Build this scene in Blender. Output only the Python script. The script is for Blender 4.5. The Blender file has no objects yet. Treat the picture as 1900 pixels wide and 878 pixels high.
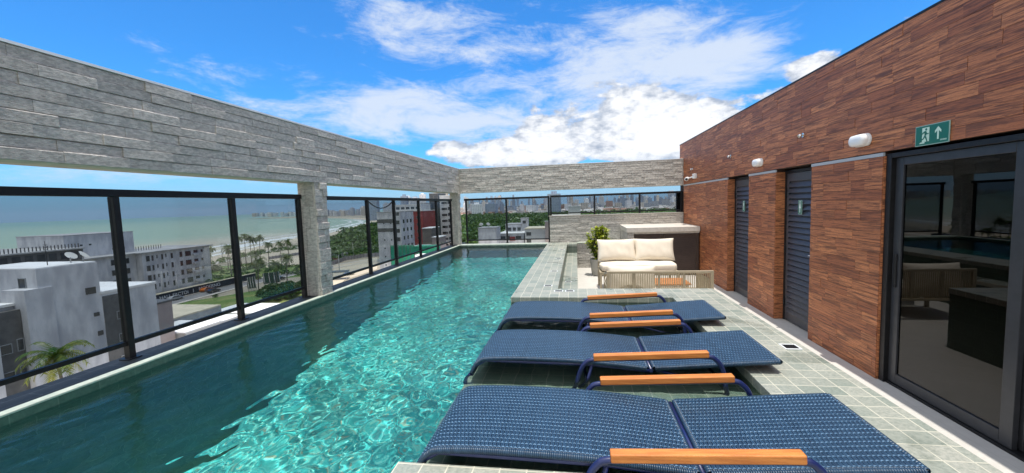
import bpy, math, random
from mathutils import Vector, Matrix
R = math.radians
PI = math.pi
random.seed(7)
sc = bpy.context.scene
COL = sc.collection

# ------------------------------------------------------------------ camera
CAMP = dict(f=750.09, yaw=.1441, pit=.0785, rol=-.0324, cx=961.7, cy=437.8, h=1.75)
def _basis():
    c = CAMP; cy, sy = math.cos(c['yaw']), math.sin(c['yaw']); cp, sp = math.cos(c['pit']), math.sin(c['pit'])
    f = Vector((-sy*cp, cy*cp, -sp)); r = Vector((cy, sy, 0)); u = r.cross(f)
    a, b = math.cos(c['rol']), math.sin(c['rol'])
    return a*r+b*u, -b*r+a*u, f
_R, _U, _F = _basis()
cd = bpy.data.cameras.new('camera'); cam = bpy.data.objects.new('camera', cd); COL.objects.link(cam)
m = Matrix((( _R.x, _U.x, -_F.x, 0), (_R.y, _U.y, -_F.y, 0), (_R.z, _U.z, -_F.z, CAMP['h']), (0, 0, 0, 1)))
cam.matrix_world = m
cd.sensor_fit = 'HORIZONTAL'; cd.sensor_width = 36; cd.lens = 36*CAMP['f']/1900
cd.shift_x = -(CAMP['cx']-950)/1900; cd.shift_y = (CAMP['cy']-439)/1900
cd.clip_start = .05; cd.clip_end = 60000
sc.camera = cam
def ray(u, v): return _F + _R*((u-CAMP['cx'])/CAMP['f']) - _U*((v-CAMP['cy'])/CAMP['f'])
def at(u, v, x=None, y=None, z=None):
    d = ray(u, v)
    t = x/d.x if x is not None else (y/d.y if y is not None else (z-CAMP['h'])/d.z)
    return Vector((0, 0, CAMP['h'])) + d*t

# ------------------------------------------------------------------ node helper
class NT:
    def __init__(s, nt): s.nt = nt; nt.nodes.clear()
    def n(s, t, ins=None, **kw):
        nd = s.nt.nodes.new(t)
        for k, v in kw.items(): setattr(nd, k, v)
        for k, v in (ins or {}).items():
            sk = nd.inputs[k]
            if isinstance(v, bpy.types.NodeSocket): s.nt.links.new(v, sk)
            elif isinstance(v, bpy.types.Node): s.nt.links.new(v.outputs[0], sk)
            else:
                if isinstance(v, (tuple, list)) and sk.type == 'RGBA' and len(v) == 3: v = (*v, 1)
                sk.default_value = v
        return nd
    def math(s, op, a, b=0, c=0): return s.n('ShaderNodeMath', {0: a, 1: b, 2: c}, operation=op).outputs[0]
    def mix(s, f, a, b, mode='MIX'):
        nd = s.n('ShaderNodeMix', data_type='RGBA', blend_type=mode)
        for k, v in ((0, f), (6, a), (7, b)):
            if isinstance(v, bpy.types.NodeSocket): s.nt.links.new(v, nd.inputs[k])
            else: nd.inputs[k].default_value = (*v, 1) if isinstance(v, tuple) and len(v) == 3 else v
        return nd.outputs[2]
    def mr(s, v, a, b, c=0, d=1, it='SMOOTHSTEP'):
        nd = s.n('ShaderNodeMapRange', {0: v, 1: a, 2: b, 3: c, 4: d}); nd.interpolation_type = it; return nd.outputs[0]
    def noise(s, vec, scale, detail=4, rough=.55, dist=0):
        return s.n('ShaderNodeTexNoise', {'Vector': vec, 'Scale': scale, 'Detail': detail, 'Roughness': rough, 'Distortion': dist}).outputs[0]
    def map(s, vec, sc=(1, 1, 1), rot=(0, 0, 0), loc=(0, 0, 0)):
        return s.n('ShaderNodeMapping', {'Vector': vec, 'Scale': sc, 'Rotation': rot, 'Location': loc}).outputs[0]

# ------------------------------------------------------------------ world and sun
SUN = Vector((.036, -.10, 1)).normalized()
el = math.asin(SUN.z); az = math.atan2(SUN.x, SUN.y)
w = bpy.data.worlds.new('World'); sc.world = w; w.use_nodes = True
N = NT(w.node_tree)
sky = N.n('ShaderNodeTexSky', sky_type='NISHITA', sun_disc=False, sun_elevation=el, sun_rotation=az, altitude=30, air_density=1.0, dust_density=.6, ozone_density=2.2)
tc = N.n('ShaderNodeTexCoord').outputs['Generated']
sep = N.n('ShaderNodeSeparateXYZ', {0: tc})
azs = N.math('ARCTAN2', sep.outputs[0], sep.outputs[1])
els = N.math('ARCSINE', sep.outputs[2])
base = N.mix(1.0, sky.outputs[0], (.20, .66, 1.08), 'MULTIPLY')
# clouds: broad patches (azimuth, elevation, half widths, weight), broken up by fractal noise
pv = N.n('ShaderNodeCombineXYZ', {0: azs, 1: els, 2: 0.0}).outputs[0]
def patches(lst):
    tot = None
    for a, e, sa, se, wt in lst:
        q = N.n('ShaderNodeVectorMath', {0: N.n('ShaderNodeVectorMath', {0: pv, 1: (a, e, 0)}, operation='SUBTRACT').outputs[0], 1: (1/sa, 1/se, 0)}, operation='MULTIPLY').outputs[0]
        d2 = N.n('ShaderNodeVectorMath', {0: q, 1: q}, operation='DOT_PRODUCT').outputs['Value']
        g = N.math('MULTIPLY', N.math('EXPONENT', N.math('MULTIPLY', d2, -1.0)), wt)
        tot = g if tot is None else N.math('ADD', tot, g)
    return tot
def dirof(u, v):
    d = ray(u, v).normalized(); return math.atan2(d.x, d.y), math.asin(d.z)
def P(u, v, hu, hv, wt):
    a, e = dirof(u, v); a2, _ = dirof(u+hu, v); _, e2 = dirof(u, v-hv)
    return (a, e, max(abs(a2-a), .01), max(abs(e2-e), .01), wt)
wis = patches([P(780, 35, 190, 55, .62), P(740, 95, 150, 26, .34), P(1150, 75, 230, 60, .5), P(1380, 85, 110, 30, .34), P(1250, 20, 160, 40, .25), P(385, 125, 130, 36, .36),
               P(740, 175, 160, 38, .46), P(620, 220, 240, 30, .42), P(900, 235, 300, 50, .6), P(1100, 150, 260, 60, .5), P(300, 320, 460, 34, .5), P(1340, 150, 170, 70, .42),
               P(1700, 20, 80, 30, .3)])
cum = patches([P(1010, 245, 58, 46, .9), P(920, 285, 90, 30, .75), P(825, 275, 34, 18, .65), P(1180, 205, 125, 70, 1.0), P(1245, 255, 75, 50, .9), P(1340, 225, 70, 40, .75), P(1520, 125, 70, 50, .95),
               P(1680, 45, 60, 26, .6), P(1080, 285, 260, 26, .7), P(1440, 190, 60, 40, .5)])
dv = N.n('ShaderNodeCombineXYZ', {0: azs, 1: N.math('MULTIPLY', els, 1.9), 2: 0.0}).outputs[0]
n1 = N.noise(N.map(dv, (1, 1.5, 1), loc=(3.1, 1.7, 0)), 6.5, 14, .70, .35)
n2 = N.noise(N.map(dv, (1, 1, 1), loc=(7.3, 2.2, 0)), 13, 12, .6, .15)
n3 = N.noise(N.map(dv, (1, 1, 1), loc=(1.3, 9.2, 0)), 26, 8, .6, .1)
mw = N.mr(N.math('ADD', n1, N.math('MULTIPLY', N.math('SUBTRACT', wis, .34), .62)), .45, .80)
mw = N.math('MULTIPLY', mw, .86)
back = N.mr(N.math('ADD', N.mr(sep.outputs[1], .35, -.05), N.mr(els, .62, .95)), 0, 1, 0, .92)  # unseen white cloud added overhead and behind the camera to lift ambient light
mback_fill = N.math('MULTIPLY', back, N.mr(N.noise(tc, 3.0, 8, .6), .25, .5))
cden = N.math('ADD', n2, N.math('MULTIPLY', N.math('SUBTRACT', cum, .56), .66))
mc = N.mr(cden, .43, .58)
shade = N.mr(N.math('ADD', n3, N.math('MULTIPLY', cden, .55)), .60, 1.04)
ccol = N.mix(shade, (2.0, 2.4, 3.1), (5.3, 5.4, 5.6))
c1 = N.mix(mw, base, (3.9, 4.3, 4.9))
c2 = N.mix(mc, c1, ccol)
hz = N.mr(els, .13, -.01, 0, .8)
c3 = N.mix(hz, c2, (2.1, 3.2, 4.4))
c3 = N.mix(mback_fill, c3, (6.0, 6.1, 6.3))
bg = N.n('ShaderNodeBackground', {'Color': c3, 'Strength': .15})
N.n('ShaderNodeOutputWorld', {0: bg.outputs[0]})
w.cycles.sampling_method = 'MANUAL'; w.cycles.sample_map_resolution = 1024

sd = bpy.data.lights.new('sun', 'SUN'); sd.energy = 3.4; sd.angle = R(.53); sd.color = (1, .965, .9)
sun = bpy.data.objects.new('sun', sd); COL.objects.link(sun); sun.rotation_euler = SUN.to_track_quat('Z', 'Y').to_euler()
sun.location = (0, 0, 30)
sc.view_settings.view_transform = 'Standard'; sc.view_settings.look = 'None'; sc.view_settings.gamma = 1
sc.view_settings.use_curve_mapping = False; sc.view_settings.exposure = 0.42
cy_ = sc.cycles
cy_.use_denoising = True; cy_.caustics_refractive = True; cy_.caustics_reflective = False
cy_.max_bounces = 10; cy_.transparent_max_bounces = 16; cy_.transmission_bounces = 8; cy_.glossy_bounces = 4; cy_.diffuse_bounces = 3
cy_.sample_clamp_indirect = 6; cy_.blur_glossy = .5

# ------------------------------------------------------------------ geometry helpers
class MB:
    def __init__(s): s.v = []; s.f = []; s.r = []; s.sm = []
    def face(s, idx, rnd=0, smooth=False): s.f.append(tuple(idx)); s.r.append(rnd); s.sm.append(smooth)
    def box(s, x0, x1, y0, y1, z0, z1, rnd=0, M=None):
        b = len(s.v)
        P = [(x0, y0, z0), (x1, y0, z0), (x1, y1, z0), (x0, y1, z0), (x0, y0, z1), (x1, y0, z1), (x1, y1, z1), (x0, y1, z1)]
        if M is not None: P = [tuple(M @ Vector(p)) for p in P]
        s.v += P
        for q in ((3, 2, 1, 0), (4, 5, 6, 7), (0, 1, 5, 4), (1, 2, 6, 5), (2, 3, 7, 6), (3, 0, 4, 7)): s.face([b+i for i in q], rnd)
        return s
    def hexa(s, P, rnd=0):
        b = len(s.v); s.v += [tuple(p) for p in P]
        for q in ((3, 2, 1, 0), (4, 5, 6, 7), (0, 1, 5, 4), (1, 2, 6, 5), (2, 3, 7, 6), (3, 0, 4, 7)): s.face([b+i for i in q], rnd)
    def prism(s, poly, z0, z1, rnd=0, M=None):
        n = len(poly); b = len(s.v)
        P = [(x, y, z0) for x, y in poly]+[(x, y, z1) for x, y in poly]
        if M is not None: P = [tuple(M @ Vector(p)) for p in P]
        s.v += P
        s.face([b+i for i in reversed(range(n))], rnd); s.face([b+n+i for i in range(n)], rnd)
        for i in range(n): j = (i+1) % n; s.face([b+i, b+j, b+n+j, b+n+i], rnd)
        return s
    def tube(s, pts, r, n=10, rnd=0, caps=True):
        pts = [Vector(p) for p in pts]; b = len(s.v); m = len(pts)
        rr = r if isinstance(r, (list, tuple)) else [r]*m
        up = None
        for i, p in enumerate(pts):
            t = (pts[min(i+1, m-1)]-pts[max(i-1, 0)]).normalized()
            if up is None: up = Vector((0, 0, 1)) if abs(t.z) < .9 else Vector((1, 0, 0))
            a = t.cross(up).normalized(); c = a.cross(t).normalized(); up = c
            for k in range(n):
                an = 2*PI*k/n; s.v.append(tuple(p + a*rr[i]*math.cos(an) + c*rr[i]*math.sin(an)))
        for i in range(m-1):
            for k in range(n):
                k2 = (k+1) % n; s.face([b+i*n+k2, b+i*n+k, b+(i+1)*n+k, b+(i+1)*n+k2], rnd, True)
        if caps:
            s.face([b+k for k in range(n)], rnd); s.face([b+(m-1)*n+k for k in reversed(range(n))], rnd)
        return s
    def lathe(s, prof, c=(0, 0, 0), n=24, rnd=0):
        b = len(s.v); m = len(prof)
        for r, z in prof:
            for k in range(n):
                an = 2*PI*k/n; s.v.append((c[0]+r*math.cos(an), c[1]+r*math.sin(an), c[2]+z))
        for i in range(m-1):
            for k in range(n):
                k2 = (k+1) % n; s.face([b+i*n+k, b+i*n+k2, b+(i+1)*n+k2, b+(i+1)*n+k], rnd, True)
        return s
    def grid(s, fn, nu, nv, rnd=0, smooth=True, flip=False):
        b = len(s.v)
        for i in range(nu+1):
            for j in range(nv+1): s.v.append(tuple(fn(i/nu, j/nv)))
        for i in range(nu):
            for j in range(nv):
                q = [b+i*(nv+1)+j, b+(i+1)*(nv+1)+j, b+(i+1)*(nv+1)+j+1, b+i*(nv+1)+j+1]
                s.face(q[::-1] if flip else q, rnd, smooth)
        return s
    def build(s, name, mat, parent=None, bevel=0, seg=2):
        me = bpy.data.meshes.new(name); me.from_pydata(s.v, [], s.f)
        me.polygons.foreach_set('use_smooth', s.sm)
        at_ = me.attributes.new('rnd', 'FLOAT', 'FACE'); at_.data.foreach_set('value', [float(x) for x in s.r])
        me.materials.append(mat); me.update()
        o = bpy.data.objects.new(name, me); COL.objects.link(o)
        if parent is not None: o.parent = parent
        if bevel:
            md = o.modifiers.new('bevel', 'BEVEL'); md.width = bevel; md.segments = seg; md.limit_method = 'ANGLE'; md.harden_normals = False
        return o
def tag(o, label=None, cat=None, group=None, kind=None):
    if label: o['label'] = label
    if cat: o['category'] = cat
    if group: o['group'] = group
    if kind: o['kind'] = kind
    return o
def empty(name, loc=(0, 0, 0), rz=0, label=None, cat=None, group=None):
    o = bpy.data.objects.new(name, None); COL.objects.link(o); o.location = loc; o.rotation_euler = (0, 0, rz)
    o.empty_display_size = .1
    return tag(o, label, cat, group)
def copy_tree(o, parent=None):
    c = o.copy(); COL.objects.link(c)
    if parent is not None: c.parent = parent
    for ch in list(o.children): copy_tree(ch, c)
    return c
def smooth_path(pts, k=6):
    pts = [Vector(p) for p in pts]; out = []
    for i in range(len(pts)-1):
        p0 = pts[max(i-1, 0)]; p1 = pts[i]; p2 = pts[i+1]; p3 = pts[min(i+2, len(pts)-1)]
        for j in range(k):
            t = j/k; out.append(.5*((2*p1)+(p2-p0)*t+(2*p0-5*p1+4*p2-p3)*t*t+(3*p1-p0-3*p2+p3)*t**3))
    out.append(pts[-1]); return out

# ------------------------------------------------------------------ materials
def newmat(name):
    m = bpy.data.materials.new(name); m.use_nodes = True; return m, NT(m.node_tree)
def out(N, sh): N.n('ShaderNodeOutputMaterial', {0: sh})
def pm(name, c1, c2=None, scale=8, rough=.6, bump=0, bscale=None, metal=0, rnd=0, stretch=(1, 1, 1), detail=5, spec=.5, coat=0, lo=.35, hi=.65, bdist=.01):
    m, N = newmat(name)
    co = N.n('ShaderNodeTexCoord').outputs['Object']
    v = N.map(co, stretch)
    f = N.mr(N.noise(v, scale, detail, .6), lo, hi)
    col = N.mix(f, tuple(c1), tuple(c2 or c1))
    if rnd:
        a = N.n('ShaderNodeAttribute', attribute_name='rnd').outputs['Fac']
        g = N.math('ADD', N.math('MULTIPLY', a, rnd), 1-rnd*.5)
        gg = N.n('ShaderNodeCombineXYZ', {0: g, 1: g, 2: g}).outputs[0]
        col = N.mix(1.0, col, gg, 'MULTIPLY')
    ins = {'Base Color': col, 'Roughness': rough, 'Metallic': metal, 'Specular IOR Level': spec, 'Coat Weight': coat}
    if bump:
        h = N.noise(N.map(co, stretch), bscale or scale*3, 6, .65)
        ins['Normal'] = N.n('ShaderNodeBump', {'Strength': bump, 'Distance': bdist, 'Height': h}).outputs[0]
    out(N, N.n('ShaderNodeBsdfPrincipled', ins).outputs[0])
    return m
def brickmat(name, c1, c2, mortar, bw, bh, ms, axes='xy', offset=.5, rough=.5, bump=.3, nscale=30, c3=None, spec=.5, wet=0):
    m, N = newmat(name)
    co = N.n('ShaderNodeTexCoord').outputs['Object']; s = N.n('ShaderNodeSeparateXYZ', {0: co})
    ix = {'x': 0, 'y': 1, 'z': 2}
    v = N.n('ShaderNodeCombineXYZ', {0: s.outputs[ix[axes[0]]], 1: s.outputs[ix[axes[1]]], 2: 0.0}).outputs[0]
    br = N.n('ShaderNodeTexBrick', {'Vector': v, 'Color1': c1, 'Color2': c2, 'Mortar': mortar, 'Scale': 1.0, 'Mortar Size': ms, 'Mortar Smooth': .15, 'Bias': 0.0, 'Brick Width': bw, 'Row Height': bh}, offset=offset, squash=1.0)
    n = N.noise(co, nscale, 7, .7); n2 = N.noise(co, 5, 3)
    col = N.mix(N.mr(n, .35, .7, 0, .6), br.outputs[0], c3 or tuple(x*.6 for x in c1))
    col = N.mix(br.outputs['Fac'], col, mortar)
    col = N.mix(N.mr(n2, .3, .7, 0, .25), col, tuple(x*.7 for x in c2), 'MIX')
    if wet:
        wm = N.mr(N.noise(co, 1.7, 5, .6), .56, .64, 0, wet); col = N.mix(wm, col, N.mix(1.0, col, (.55, .6, .58), 'MULTIPLY')); rough = N.math('SUBTRACT', rough, N.math('MULTIPLY', wm, .4))
    h = N.math('SUBTRACT', N.math('MULTIPLY', n, .5), br.outputs['Fac'])
    nrm = N.n('ShaderNodeBump', {'Strength': bump, 'Distance': .003, 'Height': h}).outputs[0]
    out(N, N.n('ShaderNodeBsdfPrincipled', {'Base Color': col, 'Roughness': rough, 'Normal': nrm, 'Specular IOR Level': spec}).outputs[0])
    return m
M = {}
M['stone'] = pm('grey split stone', (.60, .565, .51), (.40, .38, .345), 26, .85, 1.0, 60, rnd=.24, bdist=.014, stretch=(1, 1, 2.4), lo=.38, hi=.62, detail=9)
M['mortar'] = pm('pale mortar', (.60, .56, .49), (.50, .46, .40), 10, .9)
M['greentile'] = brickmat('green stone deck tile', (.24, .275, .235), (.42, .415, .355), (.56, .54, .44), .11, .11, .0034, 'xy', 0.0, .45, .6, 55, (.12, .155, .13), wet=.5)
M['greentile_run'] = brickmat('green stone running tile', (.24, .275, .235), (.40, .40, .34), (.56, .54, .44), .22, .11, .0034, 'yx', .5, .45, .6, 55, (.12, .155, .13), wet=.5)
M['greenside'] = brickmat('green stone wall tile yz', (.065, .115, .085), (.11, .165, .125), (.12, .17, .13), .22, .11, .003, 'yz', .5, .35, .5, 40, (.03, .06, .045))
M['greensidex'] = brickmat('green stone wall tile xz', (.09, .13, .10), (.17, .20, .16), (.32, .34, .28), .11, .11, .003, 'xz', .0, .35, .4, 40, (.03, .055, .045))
M['ledge'] = brickmat('shade-darkened ledge tile', (.030, .038, .042), (.050, .058, .062), (.09, .10, .105), .22, .11, .003, 'yx', .5, .7, .4, 40)  # shade lying on the ledge is put into this dark tile colour
M['whiteedge'] = pm('pale stone edging', (.50, .54, .45), (.38, .43, .36), 12, .5, .2, 60)
M['floor'] = brickmat('pale porcelain floor', (.60, .57, .52), (.64, .61, .56), (.5, .47, .43), .9, .9, .002, 'xy', 0.0, .55, .12, 20, (.56, .53, .48))
M['black'] = pm('black aluminium', (.010, .010, .011), (.014, .014, .015), 20, .45, .1, 200, spec=.3)
M['white'] = pm('white plastic', (.8, .8, .79), (.76, .76, .75), 10, .35)
M['chrome'] = pm('chrome', (.75, .75, .74), None, 10, .18, metal=1)
M['concrete'] = pm('grey roof slab', (.42, .41, .39), (.34, .33, .31), 6, .85, .3, 40)

def fullglass(name, tint, refl, base):
    m, N = newmat(name)
    fr = N.n('ShaderNodeFresnel', {'IOR': 1.5}).outputs[0]
    f = N.math('MINIMUM', N.math('ADD', N.math('MULTIPLY', fr, refl), base), 1.0)
    a = N.n('ShaderNodeBsdfTransparent', {'Color': tint}); g = N.n('ShaderNodeBsdfGlossy', {'Color': (1, 1, 1), 'Roughness': 0.0})
    out(N, N.n('ShaderNodeMixShader', {0: f, 1: a.outputs[0], 2: g.outputs[0]}).outputs[0]); return m
M['glass'] = fullglass('smoked rail glass', (.64, .68, .71), .12, 0.0)
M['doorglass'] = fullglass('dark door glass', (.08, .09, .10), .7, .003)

# pool water: a refracting surface with real ripples
m, N = newmat('pool water')
co = N.n('ShaderNodeTexCoord').outputs['Object']
nz = N.noise(co, 24, 4, .6)
bmp = N.n('ShaderNodeBump', {'Strength': .45, 'Distance': .004, 'Height': nz}).outputs[0]
fr = N.n('ShaderNodeFresnel', {'IOR': 1.33}).outputs[0]
rf = N.n('ShaderNodeBsdfRefraction', {'Color': (.93, 1.0, 1.0), 'Roughness': 0.0, 'IOR': 1.33}).outputs[0]
gl = N.n('ShaderNodeBsdfGlossy', {'Color': (.6, .6, .6), 'Roughness': .02, 'Normal': bmp}).outputs[0]
out(N, N.n('ShaderNodeMixShader', {0: fr, 1: rf, 2: gl}).outputs[0]); M['water'] = m
# pool floor mosaic
m, N = newmat('pool floor tile')
co = N.n('ShaderNodeTexCoord').outputs['Object']
br = N.n('ShaderNodeTexBrick', {'Vector': co, 'Color1': (.03, .50, .46), 'Color2': (.12, .84, .76), 'Mortar': (.25, .85, .76), 'Scale': 1.0, 'Mortar Size': .004, 'Brick Width': .22, 'Row Height': .11, 'Bias': 0.0}, offset=.5)
vn = N.noise(co, 14, 6, .7)
vo = N.n('ShaderNodeTexVoronoi', {'Vector': co, 'Scale': 46.0}).outputs['Color']
col = N.mix(N.mr(vn, .35, .65, 0, .55), br.outputs[0], (.02, .30, .29))
sv = N.n('ShaderNodeSeparateColor', {0: vo})
col = N.mix(N.mr(sv.outputs[0], .72, .9, 0, .6), col, (.30, .82, .66)); col = N.mix(N.mr(sv.outputs[1], .75, .95, 0, .6), col, (.01, .20, .24)); col = N.mix(N.mr(sv.outputs[2], .88, .97, 0, .55), col, (.5, .42, .22))
out(N, N.n('ShaderNodeBsdfPrincipled', {'Base Color': col, 'Roughness': .6}).outputs[0]); M['poolfloor'] = m

M['shelftile'] = brickmat('green shelf tile', (.17, .23, .17), (.27, .32, .24), (.36, .38, .3), .11, .11, .003, 'xy', 0.0, .6, .3, 55, (.12, .2, .16))
# ------------------------------------------------------------------ setting: pool shell, decks, floor
DZ = .672; WZ = .607; XL = -3.19; XR = -.775; YF = 10.78
def struct(name, mb, mat, bevel=0, label=None):
    o = mb.build(name, mat, bevel=bevel); tag(o, kind='structure')
    return o
POOLD = -1.4
Y0 = -1.2
AX, AY0, AY1 = 1.03, 1.553, 4.57      # alcove with the sun shelf
SH = .465
struct('pool_floor', MB().box(XL-.02, XR+.02, Y0, YF+.02, POOLD-.1, POOLD), M['poolfloor'])
struct('pool_shelf_floor', MB().box(XR-.004, AX+.02, AY0-.02, AY1+.02, SH-.12, SH), M['shelftile'])
mb = MB(); mb.box(XL-.25, XL, Y0, YF, POOLD, DZ-.015)                       # left wall
mb.box(XR, XR+.15, AY0, AY1, POOLD, SH-.124)                                # shelf riser
mb.box(XR, XR+.2, AY1+.001, YF, POOLD, DZ-.061); mb.box(XR, XR+.2, Y0, AY0-.001, POOLD, DZ-.061)
mb.box(AX, AX+.2, AY0, AY1, SH-.1, DZ-.061)
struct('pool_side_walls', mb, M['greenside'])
mb = MB(); mb.box(XL, XR, YF, YF+.2, POOLD, DZ-.031); mb.box(XR+.202, AX, AY1, AY1+.1, SH-.1, DZ-.061); mb.box(XR+.202, AX, AY0-.1, AY0, SH-.1, DZ-.061)
mb.box(XR+.001, XR+.2, AY1-.0005, AY1+.0005, WZ-.3, DZ-.061)
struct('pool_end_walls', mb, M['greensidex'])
# deck tops (tiled slabs)
mb = MB()
mb.box(XR, 1.59, Y0, AY0, DZ-.06, DZ); mb.box(AX, 1.59, AY0, AY1, DZ-.06, DZ)
mb.box(XR, 1.59, AY1, 5.042, DZ-.06, DZ)
struct('pool_deck', mb, M['greentile'], .004)
mb = MB(); mb.box(XR, -.25, 5.042, 11.0, DZ-.06, DZ); mb.box(-.25, 0.0, 10.47, 11.0, DZ-.06, DZ)
struct('divider_deck', mb, M['greentile_run'], .004)
struct('divider_step', MB().box(-.25, 0.0, 5.0, 10.47, .39, .45), M['greentile_run'], .004)
mb = MB(); mb.box(-.37, -.251, 5.03, 10.48, 0, DZ-.062); mb.box(1.40, 1.586, Y0, 5.03, 0, DZ-.062); mb.box(-.12, -.004, 5.03, 10.48, 0, .388)
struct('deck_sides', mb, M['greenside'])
mb = MB(); mb.box(-.25, 0, 10.474, 10.6, .45, DZ-.062); mb.box(-.2, 1.39, 4.95, 5.036, 0, DZ-.062)
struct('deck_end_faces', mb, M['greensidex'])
# left kerb with sunlit edging and the ledge behind it
struct('pool_kerb', MB().box(XL-.062, XL+.004, Y0, 11.05, DZ-.014, DZ+.001), M['whiteedge'], .004)
struct('ledge', MB().box(-3.50, XL-.064, Y0, 11.6, .3, DZ-.004), M['ledge'], .004)
struct('far_kerb', MB().box(XL+.005, XR-.002, YF-.004, 11.06, DZ-.03, DZ+.001), M['whiteedge'], .004)
# lounge and walkway floor
struct('terrace_floor', MB().box(-.004, 2.96, Y0, 11.2, -.12, 0), M['floor'])
struct('building_slab', MB().box(-3.49, 8.2, -2.0, 11.7, -3.3, POOLD-.2), M['concrete'])
mb = MB(); mb.box(-3.49, XL-.255, Y0, 11.5, POOLD-.2, .298); mb.box(XL-.25, 3.0, 11.08, 11.3, POOLD-.2, .3)
struct('building_edge', mb, M['concrete'])

# water surface with real ripples
import numpy as np
rg = np.random.RandomState(4)
WV = []
for lam, n, st in ((.9, 4, .006), (.42, 6, .010), (.2, 8, .017), (.11, 10, .021), (.065, 10, .014)):
    for k in range(n):
        a = rg.uniform(0, 2*PI); L = lam*rg.uniform(.75, 1.3); kk = 2*PI/L
        WV.append((kk*math.cos(a), kk*math.sin(a), st*rg.uniform(.6, 1.3)/kk, rg.uniform(0, 6.28)))
def wave(x, y):
    z = np.zeros_like(x)
    xw = x+.05*np.sin(2.3*y+.4)+.03*np.sin(7*x+3*y); yw = y+.05*np.sin(2.9*x+1.3)
    for kx, ky, A, ph in WV: z += A*np.sin(kx*xw+ky*yw+ph)
    return z*(.75+.35*np.sin(.9*x+1.7*y)*np.sin(1.3*y-.5*x))
step = .0140
nx = int((AX-XL)/step)+1; xs = np.linspace(XL, AX, nx); xs[np.argmin(abs(xs-XR))] = XR
ny = int((YF-Y0)/step)+1; ys = np.linspace(Y0, YF, ny)
ys[np.argmin(abs(ys-AY0))] = AY0; ys[np.argmin(abs(ys-AY1))] = AY1
X, Y = np.meshgrid(xs, ys, indexing='ij'); Z = WZ+wave(X, Y)
cx = (xs[:-1]+xs[1:])/2; cyy = (ys[:-1]+ys[1:])/2
CX, CY = np.meshgrid(cx, cyy, indexing='ij')
keep = (CX < XR) | ((CY > AY0) & (CY < AY1))
I, J = np.nonzero(keep)
q = np.stack([I*ny+J, (I+1)*ny+J, (I+1)*ny+J+1, I*ny+J+1], 1)
used, inv = np.unique(q, return_inverse=True); q = inv.reshape(-1, 4)
V = np.stack([X.ravel(), Y.ravel(), Z.ravel()], 1)[used]
me = bpy.data.meshes.new('water'); me.from_pydata(V.tolist(), [], q.tolist()); me.polygons.foreach_set('use_smooth', [True]*len(q)); me.materials.append(M['water'])
water = bpy.data.objects.new('water', me); COL.objects.link(water); tag(water, kind='structure')
water.cycles.is_caustics_caster = True
sd.cycles.is_caustics_light = True
for n_ in ('pool_floor', 'pool_shelf_floor', 'pool_side_walls', 'pool_end_walls'): bpy.data.objects[n_].cycles.is_caustics_receiver = True

# ------------------------------------------------------------------ sun loungers
M['weave'] = pm('navy synthetic rattan', (.013, .040, .080), (.018, .052, .098), 30, .36, .15, 120, rnd=.3, spec=.6)
M['weaveunder'] = pm('dark rattan backing', (.008, .016, .04), None, 10, .6)
M['weavehi'] = pm('pale navy rattan cross strand', (.11, .20, .30), (.15, .25, .36), 30, .3, .1, 120, rnd=.4, spec=.6)
M['bluepaint'] = pm('navy painted tube', (.010, .018, .085), (.014, .024, .10), 20, .3, spec=.6)
M['teak'] = pm('orange teak', (.66, .24, .055), (.50, .16, .035), 6, .42, .25, 60, stretch=(1, 14, 14), spec=.4)
W_ = .578
def resample(pts, d):
    out = [Vector(pts[0])]; acc = 0
    for i in range(len(pts)-1):
        a, b = Vector(pts[i]), Vector(pts[i+1]); L = (b-a).length; t = d-acc
        while t < L: out.append(a+(b-a)*(t/L)); t += d
        acc = (acc+L) % d if False else L-(t-d)
    return out
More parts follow.
